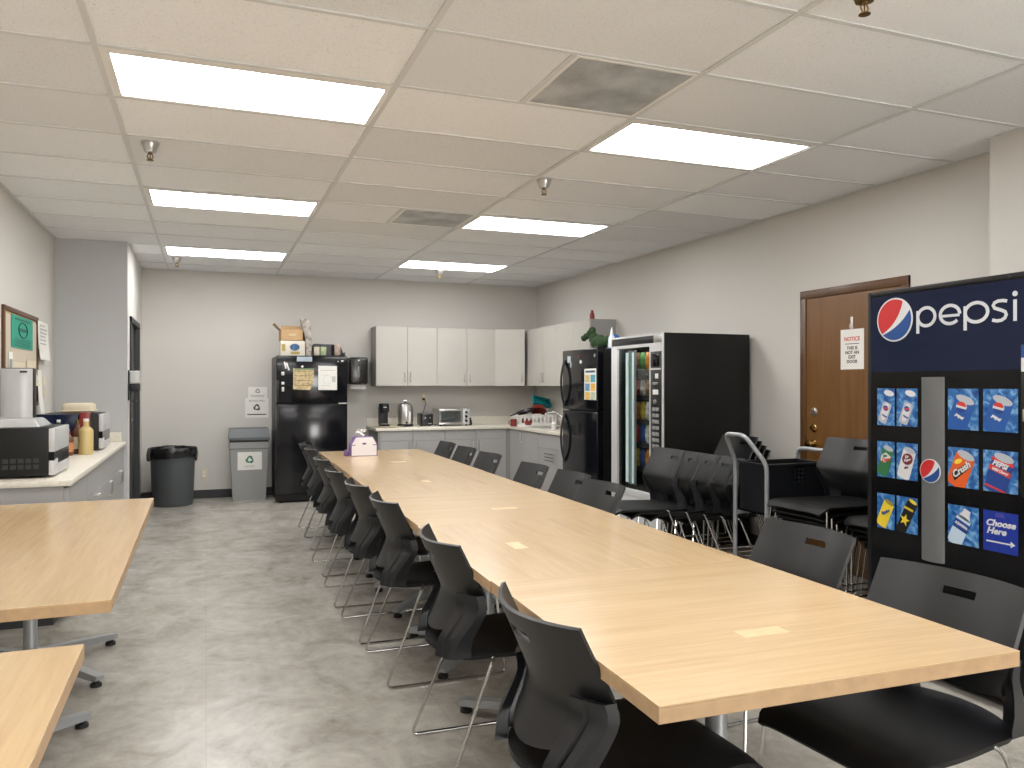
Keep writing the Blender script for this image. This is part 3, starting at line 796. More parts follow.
# dish rack in the corner with its dishes
x0, x1, y0, y1, zb, zt = 3.70, 4.19, 9.32, 9.68, z + .02, z + .15
t = thing('dish_rack', 'white plastic dish rack heaped with dishes in the kitchen corner', 'dish rack', ((x0 + x1) / 2, (y0 + y1) / 2, z))
part('tray', B().box(x0 - .02, x1 + .02, y0 - .02, y1 + .02, z, z + .012, .004), white_m, t)
b = B()
def rackwall(b, p, q):
    p, q = Vector(p), Vector(q); L = (q - p).length; n = max(3, int(L / .05)); d = (q - p) / n
    M0 = RT(p, d, (0, 0, 1))
    b.box(0, L, 0, .03, -.004, .004, M=M0).box(0, L, zt - zb - .025, zt - zb, -.004, .004, M=M0)
    for k in range(n + 1): b.box(max(0, k * L / n - .012), min(L, k * L / n + .012), .03, zt - zb - .025, -.004, .004, M=M0)
rackwall(b, (x0, y0, zb - .008), (x1, y0, zb - .008)); rackwall(b, (x0, y1, zb - .008), (x1, y1, zb - .008)); rackwall(b, (x0, y0, zb - .008), (x0, y1, zb - .008)); rackwall(b, (x1, y0, zb - .008), (x1, y1, zb - .008))
b.box(x0, x1, y0, y1, zb - .008, zb)
part('basket', b, white_m, t)
bowl = [(.0, .0), (.05, .0), (.10, .035), (.125, .085), (.13, .09), (.12, .088), (.095, .042), (.045, .008), (.0, .008)]
single('mixing_bowl', B(T3((4.02, 9.49, z + .255)) @ Matrix.Rotation(2.75, 4, 'X') @ Matrix.Rotation(-.3, 4, 'Y') @ Matrix.Scale(.9, 4)).lathe(bowl, seg=28, caps=False), red_m, 'shiny dark red bowl lying upside down on the dish rack', 'bowl')
single('baking_pan', B(T3((4.10, 9.62, z + .285)) @ Matrix.Rotation(.22, 4, 'Y') @ Matrix.Rotation(.75, 4, 'X') @ Matrix.Diagonal((.78, .62, 1, 1))).box(-.16, .16, -.11, .11, -.004, .004, .003).box(-.16, .16, -.11, -.10, 0, .05, .002).box(-.16, .16, .10, .11, 0, .05, .002).box(-.16, -.15, -.10, .10, 0, .05, .002).box(.15, .16, -.10, .10, 0, .05, .002), teal_m, 'teal plastic tub tilted on top of the dish rack', 'tub')
pan = B(T3((3.84, 9.50, z + .165)) @ Matrix.Rotation(-.30, 4, 'Y'))
pan.lathe([(0, 0), (.10, 0), (.12, .035), (.115, .035), (.097, .005), (0, .005)], seg=28, caps=False)
pt = thing('frying_pan', 'black frying pan leaning on the dish rack, handle towards the room', 'frying pan', (3.83, 9.50, z + .15))
part('pan', pan, blackrib_m, pt)
part('handle', B(T3((3.84, 9.50, z + .165)) @ Matrix.Rotation(-.30, 4, 'Y')).box(-.22, -.11, -.012, .012, .02, .035, .005), rubber_m, pt)
single('white_bowl', B(T3((3.97, 9.42, z + .155)) @ Matrix.Rotation(PI, 4, 'X')).lathe([(r * .8, zz * .7) for r, zz in bowl], seg=28, caps=False), white_m, 'white bowl upside down at the front of the dish rack', 'bowl')
mug = B().lathe([(0, 0), (.036, 0), (.04, .005), (.04, .09), (.036, .09), (.035, .008), (0, .008)], (3.64, 9.42, z), 20, caps=False)
mt = thing('coffee_mug', 'red mug standing beside the dish rack on the worktop', 'mug', (3.64, 9.42, z))
part('cup', mug, red_m, mt)
part('handle', B().tube([(3.602, 9.42, z + .07), (3.578, 9.42, z + .065), (3.578, 9.42, z + .03), (3.602, 9.42, z + .022)], .005, 8, fillet=.012), red_m, mt)
single('lidded_bowl', B(T3((3.80, 9.38, z + .03)) @ Matrix.Rotation(.2, 4, 'X')).lathe([(0, 0), (.075, 0), (.08, .02), (.078, .05), (0, .058)], seg=24), red_m, 'red lidded bowl inside the front of the dish rack', 'lidded bowl')

# ------------------------------------------------------------------ counter on the left wall
LC0, LC1, LFX = 5.07, CHY, -.73
t = thing('counter_worktop', 'cream speckled worktop along the left wall under microwaves', 'worktop', (-1.0, 6.7, .775))
part('worktop', B().box(XL + .001, LFX + .022, LC0, LC1 - .001, .777, .812, .008), counter_m, t)
part('splashback', B().box(XL + .001, XL + .02, LC0, LC1 - .001, .812, .90, .003).box(XL + .02, LFX - .02, LC1 - .02, LC1 - .001, .812, .90, .003), counter_m, t)
ly = [LC0 + .02, 5.90, 6.72, 7.54, LC1 - .002]
for i in range(4):
    lb = ['grey counter unit with its plain end towards the left tables', 'grey counter unit second from the open end of the left counter', 'grey counter unit third from the open end of the left counter', 'grey counter unit against the closet wall'][i]
    t = thing('counter_cabinet', lb, 'cabinet', ((XL + LFX) / 2, (ly[i] + ly[i + 1]) / 2, 0), 0, 'cabinets of the left counter')
    part('body', B().box(XL + .001, LFX - .02, ly[i] + .001, ly[i + 1] - .001, .10, .777), lam2_m, t)
    part('toe_kick', B().box(XL + .001, LFX - .07, ly[i], ly[i + 1], 0, .10), base_m, t)
    dr = part('drawer', B().box(LFX - .019, LFX, ly[i] + .002, ly[i + 1] - .002, .60, .765, .001, 1), lam2_m, t)
    part('handle', pull(B(), (LFX, (ly[i] + ly[i + 1]) / 2, .70), (0, 0, 1), (0, 1, 0), .12), nickel_m, dr)
    for k in range(2):
        m0, m1 = lerp(ly[i], ly[i + 1], k / 2), lerp(ly[i], ly[i + 1], (k + 1) / 2)
        d = part('door', B().box(LFX - .019, LFX, m0 + .002, m1 - .002, .105, .596, .001, 1), lam2_m, t)
        part('handle', pull(B(), (LFX, m1 - .045 if k == 0 else m0 + .045, .52), (0, 1, 0), (0, 0, 1)), nickel_m, d)
# ------------------------------------------------------------------ things on the left counter
CZ = .812
def microwave(x0, x1, y0, y1, h, label, name='microwave_oven'):
    """back against the wall at x0, door facing +x"""
    z = CZ
    t = thing(name, label, 'microwave', ((x0 + x1) / 2, (y0 + y1) / 2, z))
    part('body', B().box(x0, x1 - .02, y0, y1, z + .014, z + h, .006), satin_black_m, t)
    v = B()
    for r in range(2):
        for k in range(7):
            yy = 0; v.box(x0 + .10 + k * .038, x0 + .128 + k * .038, y0 - .0015, y0 + .001, z + .055 + r * .035, z + .08 + r * .035)
    part('side_vent', v, ink_m, t)
    d = part('door', B().box(x1 - .02, x1 + .010, y0 + .12, y1, z + .016, z + .075, .003).box(x1 - .02, x1 + .010, y0 + .12, y1, z + h * .52, z + h - .004, .003), silver_m, t)
    part('window', B().box(x1 - .018, x1 + .008, y0 + .12, y1, z + .075, z + h * .52), glossdoor_m, d)
    cp = part('control_panel', B().box(x1 - .02, x1 + .010, y0 + .002, y0 + .118, z + .016, z + .10, .003).box(x1 - .02, x1 + .010, y0 + .002, y0 + .118, z + h * .52, z + h - .004, .003), silver_m, t)
    part('display', B().box(x1 - .018, x1 + .008, y0 + .004, y0 + .118, z + .10, z + h * .52), glossdoor_m, cp)
    k = B()
    for i in range(3):
        for j in range(3): k.box(x1 + .009, x1 + .0115, y0 + .018 + i * .03, y0 + .042 + i * .03, z + .035 + j * .026, z + .055 + j * .026, .001)
    part('keypad', k, silver_m, cp)
    for yy in (y0 + .05, y1 - .05): part('foot', B().cyl((x1 - .06, yy, z), (x1 - .06, yy, z + .015), .014, seg=12).cyl((x0 + .05, yy, z), (x0 + .05, yy, z + .015), .014, seg=12), rubber_m, t)
    return t
microwave(-1.25, -.825, 5.22, 5.74, .288, 'big black microwave with a silver front at the counter\'s open end')
b = B().shell(lambda u, v: (lerp(-1.22, -.90, u) , lerp(5.28, 5.66, v), CZ + .292 + .045 * min(1, 9 * min(u, 1 - u, v, 1 - v) + .0)), 24, 24, .002)
single('clear_container', b, clear_m, 'clear plastic lid lying on the big near microwave', 'plastic lid')
microwave(-1.24, -.80, 7.28, 7.80, .30, 'black microwave farther back on the counter near the closet wall')
single('black_box', B().box(-1.235, -.945, 7.10, 7.26, CZ, CZ + .305, .004), navy_m, 'dark blue carton standing before the far microwave', 'carton')
single('red_box', B().box(-.935, -.872, 7.10, 7.22, CZ, CZ + .318, .003), red_m, 'tall dark red packet beside the dark carton', 'packet')
t = thing('food_container', 'cream plastic food box on top of the far microwave', 'food box', (-1.03, 7.56, CZ + .30))
part('tub', B().box(-1.10, -.875, 7.34, 7.62, CZ + .302, CZ + .385, .03, 4), cream_m, t)
part('lid', B().box(-1.11, -.865, 7.33, 7.63, CZ + .318, CZ + .330, .004), cream_m, t)
# silver dispenser in front of the notice board
t = thing('ice_dispenser', 'tall silver cabinet dispenser with a black edge on the left counter', 'dispenser', (-1.2, 6.35, CZ))
part('body', B().box(XL + .02, -1.09, 6.19, 6.28, CZ + .012, CZ + .650, .01), satin_black_m, t)
part('front_panel', B().shell(lambda u, v: (lerp(XL + .024, -1.096, u), 6.188 - .03 * sin(PI * u) ** .8, lerp(CZ + .02, CZ + .645, v)), 16, 2, .006), silver_m, t)
part('badge', B().box(-1.165, -1.125, 6.150, 6.172, CZ + .618, CZ + .630), ink_m, t)
part('foot', B().cyl((-1.12, 6.24, CZ), (-1.12, 6.24, CZ + .013), .014, seg=12).cyl((-1.12, 6.26, CZ), (-1.12, 6.26, CZ + .013), .014, seg=12).cyl((-1.26, 6.24, CZ), (-1.26, 6.24, CZ + .013), .014, seg=12).cyl((-1.26, 6.26, CZ), (-1.26, 6.26, CZ + .013), .014, seg=12), rubber_m, t)
# bottles
def bottle(x, y, r, h, m, cap, label, name='sauce_bottle', lab=None):
    t = thing(name, label, 'bottle', (x, y, CZ))
    part('glass_body', B().lathe([(r * .9, 0), (r, .006), (r, h * .66), (r * .88, h * .71), (r * .42, h * .79), (r * .40, h * .93), (0, h * .93)], (x, y, CZ), 20), m, t)
    part('cap', B().lathe([(r * .40, h * .90), (r * .40, h), (0, h)], (x, y, CZ), 16), cap, t)
    if lab is not None: part('paper_label', B().lathe([(r * 1.012, h * .15), (r * 1.012, h * .50)], (x, y, CZ), 20, caps=False), lab, t)
bottle(-.868, 6.93, .052, .275, yellowjuice_m, white_m, 'bottle of yellow liquid standing foremost beside the big microwave')
bottle(-.935, 7.00, .036, .265, darksauce_m, bronze_m, 'brown sauce bottle just behind the yellow bottle', lab=cream_m)
bottle(-.985, 6.84, .045, .20, darksauce_m, steel_m, 'short sauce bottle with an orange label by the big microwave', lab=M_plain('orange_label', (.5, .2, .08), .6, var=.4, vscale=60))
bottle(-1.055, 6.93, .034, .27, greencloth_m, white_m, 'narrow green bottle half hidden by the big microwave')
bottle(-1.015, 7.02, .034, .24, M_plain('red_sauce', (.35, .05, .02), .25), blackrib_m, 'red sauce bottle at the rear of the bottle cluster')

# notice board and its papers
t = thing('notice_board', 'cork notice board in a dark wooden frame on the left wall', 'notice board', (XL, 6.9, 1.3))
y0, y1, z0, z1 = 6.32, 7.50, 1.18, 1.90
part('cork_panel', B().box(XL, XL + .012, y0 + .03, y1 - .03, z0 + .03, z1 - .03), cork_m, t)
part('frame', B().box(XL, XL + .022, y0, y1, z0, z0 + .035, .004).box(XL, XL + .022, y0, y1, z1 - .035, z1, .004).box(XL, XL + .022, y0, y0 + .035, z0, z1, .004).box(XL, XL + .022, y1 - .035, y1, z0, z1, .004), doorframe_m, t)
def sheet(name, M, w, h, m, label, cat='paper', lines=(), curl=0., thick=.0012, group=None):
    t = thing(name, label, cat, tuple(M.translation), 0, group)
    part('sheet', B(M).shell(lambda u, v: ((u - .5) * w, (v - .5) * h, .002 + curl * ((1 - v) ** 2)), 2, 8, thick), m, t)
    return t
def ML(y, z, off=.014): return RT((XL + off, y, z), (0, 1, 0), (0, 0, 1))
t = sheet('notice_sheet', ML(6.89, 1.735, .020), .74, .235, greenpaper_m, 'green notice pinned to the cork board')
b = B(ML(6.89, 1.735, .024))
ring = [(.15 * cos(a * PI / 12), .055 * sin(a * PI / 12) + .02, .001) for a in range(24)]
b.tube(ring, .004, 5, closed=True)
for k in range(4): b.box(-.28, .28, -.10 + k * .016, -.096 + k * .016, 0, .001)
b.box(-.13, .13, .008, .032, 0, .001).box(-.26, .26, .088, .098, 0, .001)
part('printed_emblem', b, M_plain('dark_green_ink', (.01, .12, .08), .7), t)
def lines(t, M, w, n, top, step, m=greyink_m, seed=1):
    r = random.Random(seed); b = B(M)
    for k in range(n):
        q = r.uniform(.6, .95) * w; b.box(-w / 2, -w / 2 + q, top - k * step, top - k * step + step * .35, .0034, .0042)
    part('printed_text', b, m, t)
sheet('backing_sheet', ML(6.90, 1.62, .0145), 1.05, .46, M_plain('buff_paper', (.60, .53, .42), .8), 'large buff sheet covering most of the cork board behind the green notice')
t = sheet('notice_sheet', ML(7.66, 1.715, .024), .44, .32, paper_m, 'white printed list overlapping the right edge of the cork board', curl=.02); lines(t, ML(7.66, 1.715, .030), .33, 9, .12, .03, M_plain('pale_ink', (.5, .5, .5), .8))
t = sheet('notice_sheet', ML(6.80, 1.43, .016), .40, .17, cream_m, 'blank cream slip pinned under the green notice')
t = sheet('notice_sheet', ML(7.22, 1.44, .018), .34, .20, cream_m, 'torn cream note at the lower right of the cork board', curl=.03)
t = sheet('notice_sheet', ML(6.50, 1.44, .020), .12, .28, paper_m, 'narrow white strip with a grey picture on the cork board\'s left'); part('printed_picture', B(ML(6.50, 1.44, .023)).box(-.04, .04, -.10, .09, 0, .001), greyink_m, t)
t = sheet('hanging_paper', ML(7.50, 1.22, .026), .16, .50, paper_m, 'long curled paper hanging below the printed list', curl=.05)

# hand sanitizer by the closet door
M = RT((CHX, 8.475, 1.36), (0, 1, 0), (0, 0, 1))
t = thing('sanitizer_dispenser', 'wall-mounted sanitizer dispenser with black base beside the closet door', 'dispenser', (CHX, 8.475, 1.25))
part('back_plate', B(M).box(-.055, .055, -.16, .13, 0, .012, .003), blackrib_m, t)
part('cover', B(M).box(-.05, .05, .0, .125, .012, .10, .014, 3), silver_m, t)
part('pump_base', B(M).box(-.05, .05, -.075, .0, .012, .105, .012, 3), blackrib_m, t)
part('drip_bracket', B(M).tube([(-.03, -.075, .02), (-.03, -.17, .02), (-.03, -.17, .07), (.03, -.17, .07), (.03, -.17, .02), (.03, -.075, .02)], .004, 6, fillet=.01), blackrib_m, t)

# ------------------------------------------------------------------ bins
cx, cy = -.350, 9.72
t = thing('trash_can', 'round dark grey trash can with a black liner near the closet door', 'trash can', (cx, cy, 0))
part('can', B().lathe([(0, .004), (.205, .004), (.212, .02), (.235, .56), (.245, .565), (.245, .62), (.232, .62), (.205, .03), (0, .03)], (cx, cy, 0), 40, caps=False), binblue_m, t)
rr = random.Random(5); ph = [rr.uniform(0, 6.28) for _ in range(6)]
def linerf(u, v):
    a = u * 2 * PI
    w = .006 * sin(9 * a + ph[0]) + .005 * sin(17 * a + ph[1] + v * 5) + .004 * sin(5 * a + ph[2])
    if v < .4: q = v / .4; r = lerp(.20, .243, q); z = lerp(.45, .655, q) + .3 * w * q
    else: q = (v - .4) / .6; r = .253 + .012 * sin(PI * q) + w * q; z = .655 - q * (.125 + .035 * sin(2 * a + 1.2) + .02 * sin(3 * a)) + .3 * w
    return (cx + r * cos(a), cy + r * sin(a), z)
part('liner', B().shell(linerf, 72, 16, .0015), bag_m, t, label='black bin liner folded over the rim')
# recycling bin
x0, x1, y0, y1 = .245, .70, 9.78, 10.07
t = thing('recycling_bin', 'tall grey recycling bin with a slanted dark lid against the back wall', 'recycling bin', ((x0 + x1) / 2, (y0 + y1) / 2, 0))
def rect(x0, x1, y0, y1, z): return [(x0, y0, z), (x1, y0, z), (x1, y1, z), (x0, y1, z)]
part('bin_body', B().loft([rect(x0 + .045, x1 - .045, y0 + .03, y1 - .03, .0), rect(x0 + .012, x1 - .012, y0 + .008, y1 - .008, .60), rect(x0 + .005, x1 - .005, y0, y1, .61), rect(x0 + .005, x1 - .005, y0, y1, .68)]), bingrey_m, t, smooth=None)
part('slot', B().box(x0 + .01, x1 - .01, y0 + .006, y1 - .006, .68, .71), rubber_m, t)
part('lid', B().loft([rect(x0, x1, y0 - .012, y1 + .004, .705), rect(x0, x1, y0 - .012, y1 + .004, .735), rect(x0 + .008, x1 - .008, y0 + .05, y1, .835), rect(x0 + .012, x1 - .012, y0 + .06, y1 - .004, .84)]), binlid_m, t, smooth=None)
def arrows(b, M, r, w=.30):
    """three chasing arrows"""
    for k in range(3):
        A = M @ R2(k * 2 * PI / 3)
        # bar along the lower side of a triangle then folded round the corner
        b.prism([(-.48 * r, -.62 * r), (.28 * r, -.62 * r), (.28 * r, -.62 * r + w * r), (-.30 * r, -.62 * r + w * r)], 0, .0012, A)
        b.prism([(.24 * r, -.84 * r), (.62 * r, -.47 * r), (.24 * r, -.10 * r)], 0, .0012, A)
        b.prism([(-.52 * r, -.58 * r), (-.34 * r, -.30 * r), (-.62 * r, -.10 * r), (-.80 * r, -.36 * r)], 0, .0012, A)
    return b
def MB(x, z, y): return RT((x, y, z), (1, 0, 0), (0, 0, 1))
lab = part('sign_sheet', B(RT((.475, y0 + .012, .46), (1, 0, 0), (0, -.036, 1))).box(-.135, .135, -.105, .105, .0, .004), paper_m, t, label='white sheet with a green recycling symbol')
part('recycling_symbol', arrows(B(), RT((.475, y0 + .007, .475), (1, 0, 0), (0, -.036, 1)), .058), greenink_m, lab)
tb = B(); text_bm(tb, 'RECYCLE', .026, RT((.475, y0 + .0085, .395), (1, 0, 0), (0, -.036, 1)))
part('caption', tb, greyink_m, lab)
t = thing('wall_sign', 'smaller white recycling sign taped to the back wall, upper of the pair', 'sign', (.585, YB, 1.165))
part('sheet', B().box(.475, .695, YB - .003, YB - .001, 1.185, 1.325), paper_m, t)
part('recycling_symbol', arrows(B(), MB(.585, 1.275, YB - .0035), .036), greyink_m, t)
tb = B(); tb.box(.50, .67, YB - .0045, YB - .003, 1.220, 1.226).box(.51, .66, YB - .0045, YB - .003, 1.203, 1.208)
part('lettering', tb, greyink_m, t)
t = thing('wall_sign', 'larger white recycling sign with a black symbol, above the recycling bin', 'sign', (.575, YB, .96))
part('sheet', B().box(.44, .712, YB - .0045, YB - .003, .95, 1.188), paper_m, t)
part('recycling_symbol', arrows(B(), MB(.575, 1.075, YB - .005), .05), ink_m, t)
tb = B(); text_bm(tb, 'RECYCLE ONLY', .026, MB(.575, 1.155, YB - .005)); tb.box(.465, .685, YB - .006, YB - .0045, .985, .996)
part('lettering', tb, ink_m, t)

# ------------------------------------------------------------------ black fridge on the back wall
x0, x1, y0, y1, hz = .742, 1.545, 9.40, 10.13, 1.685
t = thing('refrigerator', 'black top-freezer fridge on the back wall with papers on its freezer door', 'refrigerator', ((x0 + x1) / 2, (y0 + y1) / 2, 0))
part('body', B().box(x0 + .004, x1 - .004, y0 + .075, y1, .03, hz - .006, .006), satin_black_m, t)
fd = part('freezer_door', B().box(x0, x1, y0, y0 + .07, 1.140, hz, .010, 3), gloss_m, t)
part('handle', B().box(x0 + .004, x0 + .028, y0 - .03, y0, 1.16, 1.40, .008), blackrib_m, fd)
dd = part('fridge_door', B().box(x0, x1, y0, y0 + .07, .10, 1.128, .010, 3), gloss_m, t)
part('handle', B().box(x0 + .004, x0 + .028, y0 - .03, y0, .72, 1.11, .008), blackrib_m, dd)
part('kick_grille', B().box(x0 + .01, x1 - .01, y0 + .03, y0 + .06, .02, .095), satin_black_m, t)
part('hinge_cover', B().box(x1 - .10, x1 - .02, y0 + .02, y0 + .10, hz, hz + .016, .004), blackrib_m, t)
part('centre_trim', B().box(x1 - .10, x1 - .015, y0 - .002, y0 + .02, 1.128, 1.140, .002), nickel_m, t)
part('badge', B().box(x1 - .075, x1 - .045, y0 - .003, y0, 1.618, 1.636, .001).box(x1 - .115, x1 - .105, y0 - .003, y0, 1.618, 1.628), steel_m, t)
for sx in (x0 + .06, x1 - .06): part('foot', B().cyl((sx, y0 + .06, 0), (sx, y0 + .06, .03), .022, seg=12).cyl((sx, y1 - .05, 0), (sx, y1 - .05, .03), .022, seg=12), rubber_m, t)
FM = lambda x, z: MB(x, z, y0 - .001)
pat = M_plain('tan_poster', (.55, .44, .25), .7, var=.45, vscale=26)
t = thing('fridge_poster', 'torn tan picture sheet held by a magnet on the left fridge', 'poster', (1.04, y0, 1.30))
part('sheet', B(FM(1.043, 1.415)).prism([(-.115, .125), (.118, .125), (.118, .0), (.10, -.06), (.075, -.125), (-.115, -.115)], 0, .002), pat, t)
b = B(FM(1.043, 1.415))
for k in range(4): b.box(-.10, .10, .09 - k * .055, .097 - k * .055, .002, .003)
part('print_lines', b, M_plain('brown_print', (.26, .16, .06), .8), t)
part('top_strip', B(FM(1.043, 1.415)).box(-.10, .115, .108, .125, .002, .003), M_plain('green_strip', (.18, .28, .16), .7), t)
single('fridge_magnet', B(FM(1.03, 1.56)).lathe([(.013, .0), (.013, .008), (0, .009)], seg=14), white_m, 'small round white magnet above the tan poster', 'magnet')
t = thing('fridge_notice', 'white sheet with a faint drawing on the left fridge\'s freezer door', 'notice', (1.315, y0, 1.3))
part('sheet', B(FM(1.317, 1.43)).box(-.107, .107, -.14, .14, 0, .0015), paper_m, t)
b = B(FM(1.317, 1.43)).box(-.09, .09, .085, .092, .0015, .0025)
b.tube([(.05 * cos(k * .5), .05 * sin(k * .5) - .02, .002) for k in range(12)], .002, 4).box(-.07, .03, -.09, -.086, .0015, .0025).box(.05, .09, -.05, .02, .0015, .0023).box(-.08, .0, .03, .034, .0015, .0025)
part('drawing', b, M_plain('faint_ink', (.55, .54, .52), .8), t)
single('fridge_label', B(FM(1.055, 1.645)).box(-.085, .085, -.026, .03, 0, .002), M_plain('pale_blue_label', (.38, .45, .52), .5), 'pale blue label across the top edge of the left fridge', 'label')
for i, (x, z, a, w, h, lb) in enumerate([(.840, 1.575, .25, .009, .04, 'white clip magnet, left one of two leaning clips on the fridge'), (.868, 1.56, .35, .009, .045, 'white clip magnet, right one of two leaning clips on the fridge'),
        (.815, 1.478, 0, .016, .020, 'grey round magnet below the two clips on the fridge'), (.815, 1.368, 0, .016, .016, 'grey square magnet in the lower pair on the fridge'), (.815, 1.30, 0, .014, .025, 'grey oblong magnet lowest on the fridge\'s left edge')]):
    single('fridge_magnet', B(FM(x, z) @ R2(a)).box(-w, w, -h, h, 0, .006, .002), white_m if i < 2 else silver_m, lb, 'magnet')
# on top of it
zt = hz
t = thing('cardboard_box', 'open brown cardboard box with its flaps up, on a printed carton', 'box', (.94, 9.62, zt + .17))
bx0, bx1, by0, by1, z0, z1 = .80, 1.05, 9.50, 9.76, zt + .176, zt + .305
part('box_body', B().box(bx0, bx1, by0, by0 + .005, z0, z1).box(bx0, bx1, by1 - .005, by1, z0, z1).box(bx0, bx0 + .005, by0, by1, z0, z1).box(bx1 - .005, bx1, by0, by1, z0, z1).box(bx0, bx1, by0, by1, z0, z0 + .005), card_m, t)
part('flap', B(T3((bx0, 0, z1)) @ Matrix.Rotation(-2.35, 4, 'Y')).box(0, .10, by0, by1, 0, .004), card_m, t)
part('flap', B(T3((0, by1, z1)) @ Matrix.Rotation(1.35, 4, 'X')).box(bx0 + .03, bx1, 0, .06, 0, .004), card_m, t)
part('oval_print', B(MB(.93, zt + .245, by0 - .001)).lathe([(.045, 0), (.045, .001), (0, .001)], seg=20, M=Matrix.Diagonal((1, .35, 1, 1))), M_plain('tan_print', (.60, .46, .28), .8), t)
t = thing('printed_carton', 'white printed carton with a blue picture under the open cardboard box', 'carton', (.94, 9.62, zt))
part('carton', B().box(.80, 1.07, 9.49, 9.77, zt + .0005, zt + .174, .002), M_plain('white_carton', (.66, .62, .54), .7), t)
part('picture', B(MB(.955, zt + .10, 9.489)).lathe([(.055, 0), (.055, .0015), (0, .0015)], seg=20, M=Matrix.Diagonal((1, .75, 1, 1))), M_plain('blue_print', (.05, .12, .25), .6, var=.5, vscale=40), t)
part('picture', B(MB(.96, zt + .035, 9.489)).box(-.05, .05, -.015, .015, 0, .0015).box(-.15, -.11, .02, .10, 0, .0015), M_plain('ochre_print', (.40, .30, .08), .6), t)
t = single('paper_bag', B().loft([rect(1.085, 1.15, 9.55, 9.75, zt + .0005), rect(1.08, 1.155, 9.54, 9.76, zt + .20), rect(1.05, 1.14, 9.55, 9.75, zt + .36), rect(1.035, 1.125, 9.56, 9.74, zt + .44)]), M_plain('patterned_bag', (.42, .38, .33), .8, var=.5, vscale=24), 'patterned paper bag standing tall between carton and black tray', 'paper bag', smooth=None)
b = B()
tr = [(.0, .0), (.185, .0), (.19, .07), (.16, .135), (.10, .15), (-.15, .155), (-.195, .12), (-.195, .0)]
b.prism(tr, -.006, .0, RT((1.35, 9.72, zt + .001), (1, 0, 0), (0, 0, 1)))
b.box(1.155, 1.535, 9.50, 9.72, zt + .001, zt + .012, .003).box(1.155, 1.162, 9.50, 9.72, zt + .01, zt + .05).box(1.528, 1.535, 9.50, 9.72, zt + .01, zt + .05)
single('black_rack', b, blackrib_m, 'black rack with a rounded back, holding cans on top of the fridge', 'rack')
for i, (x, m, lb) in enumerate([(1.215, M_plain('cream_can', (.62, .56, .46), .5, var=.2, vscale=30), 'cream food can in the black rack, beside the paper bag'), (1.29, M_plain('green_can', (.40, .48, .28), .5, var=.3, vscale=30), 'pale green food can in the middle of the black rack'), (1.455, M_plain('pink_can', (.48, .36, .31), .4, var=.35, vscale=30), 'taller pinkish jar at the right of the black rack')]):
    h = .10 if i < 2 else .135
    single('food_can', B().lathe([(0, 0), (.033, 0), (.035, .004), (.035, h - .004), (.033, h), (0, h)], (x, 9.57, zt + .0125), 20), m, lb, 'can')

# towel dispenser
x0, x1 = 1.655, 1.895
t = thing('towel_dispenser', 'black paper towel dispenser on the back wall between fridge and cabinets', 'towel dispenser', (1.775, YB, 1.34))
part('back_case', B().box(x0, x1, YB - .10, YB - .001, 1.36, 1.69, .01), blackrib_m, t)
part('front_cover', B().box(x0 + .003, x1 - .003, YB - .225, YB - .10, 1.355, 1.695, .03, 4), M_plain('smoked_plastic', (.018, .017, .016), .2), t)
part('sensor_strip', B().box(1.768, 1.782, YB - .229, YB - .222, 1.44, 1.58, .002), greyink_m, t)
part('key_lock', B().cyl((1.775, YB - .228, 1.655), (1.775, YB - .222, 1.655), .009, seg=12), steel_m, t)
part('paper_towel', B().box(1.68, 1.87, YB - .17, YB - .165, 1.30, 1.36).box(1.68, 1.87, YB - .165, YB - .10, 1.335, 1.36), paper_m, t)
# tissue box on the far end of the long table
cx, cy, z = 1.262, 6.87, .7405
t = thing('tissue_box', 'house-shaped white and purple tissue box at the long table\'s far end', 'tissue box', (cx, cy, z))
hx = [(-.115, 0), (.115, 0), (.115, .095), (.075, .165), (-.075, .165), (-.115, .095)]
part('carton', B().prism([(x * .985, y) for x, y in hx], -.06, .06, MB(cx, z, cy)), purple_m, t, smooth=None)
part('front_face', B().prism([(-.106, .004), (.106, .004), (.106, .090), (-.106, .090)], .06, .063, MB(cx, z, cy)).prism([(-.106, .097), (.106, .097), (.070, .159), (-.070, .159)], .06, .063, MB(cx, z, cy)), tissuewhite_m, t)
part('opening_print', B().lathe([(.075, .063), (.075, .0645), (0, .0645)], seg=28, M=MB(cx, z + .088, cy) @ Matrix.Diagonal((1, .5, 1, 1))), tissuewhite_m, t)
part('logo_print', B().lathe([(.018, .0645), (.018, .0655), (0, .0655)], seg=16, M=MB(cx, z + .105, cy) @ Matrix.Diagonal((1, .45, 1, 1))), M_plain('plum_ink', (.12, .05, .14), .6), t)
part('tissue', B().shell(lambda u, v: (cx - .02 + (u - .5) * (.05 + .03 * v) + .012 * sin(9 * v), cy + .02 * sin(7 * u + 3 * v), z + .160 + .065 * v), 10, 10, .002), paper_m, t)
single('hand_sanitizer_tube', B().box(cx - .165, cx - .122, cy - .02, cy + .02, z, z + .045, .01, 3).box(cx - .15, cx - .137, cy - .008, cy + .008, z + .044, z + .055, .002), purple_m, 'small purple bottle beside the tissue box on the long table', 'bottle')
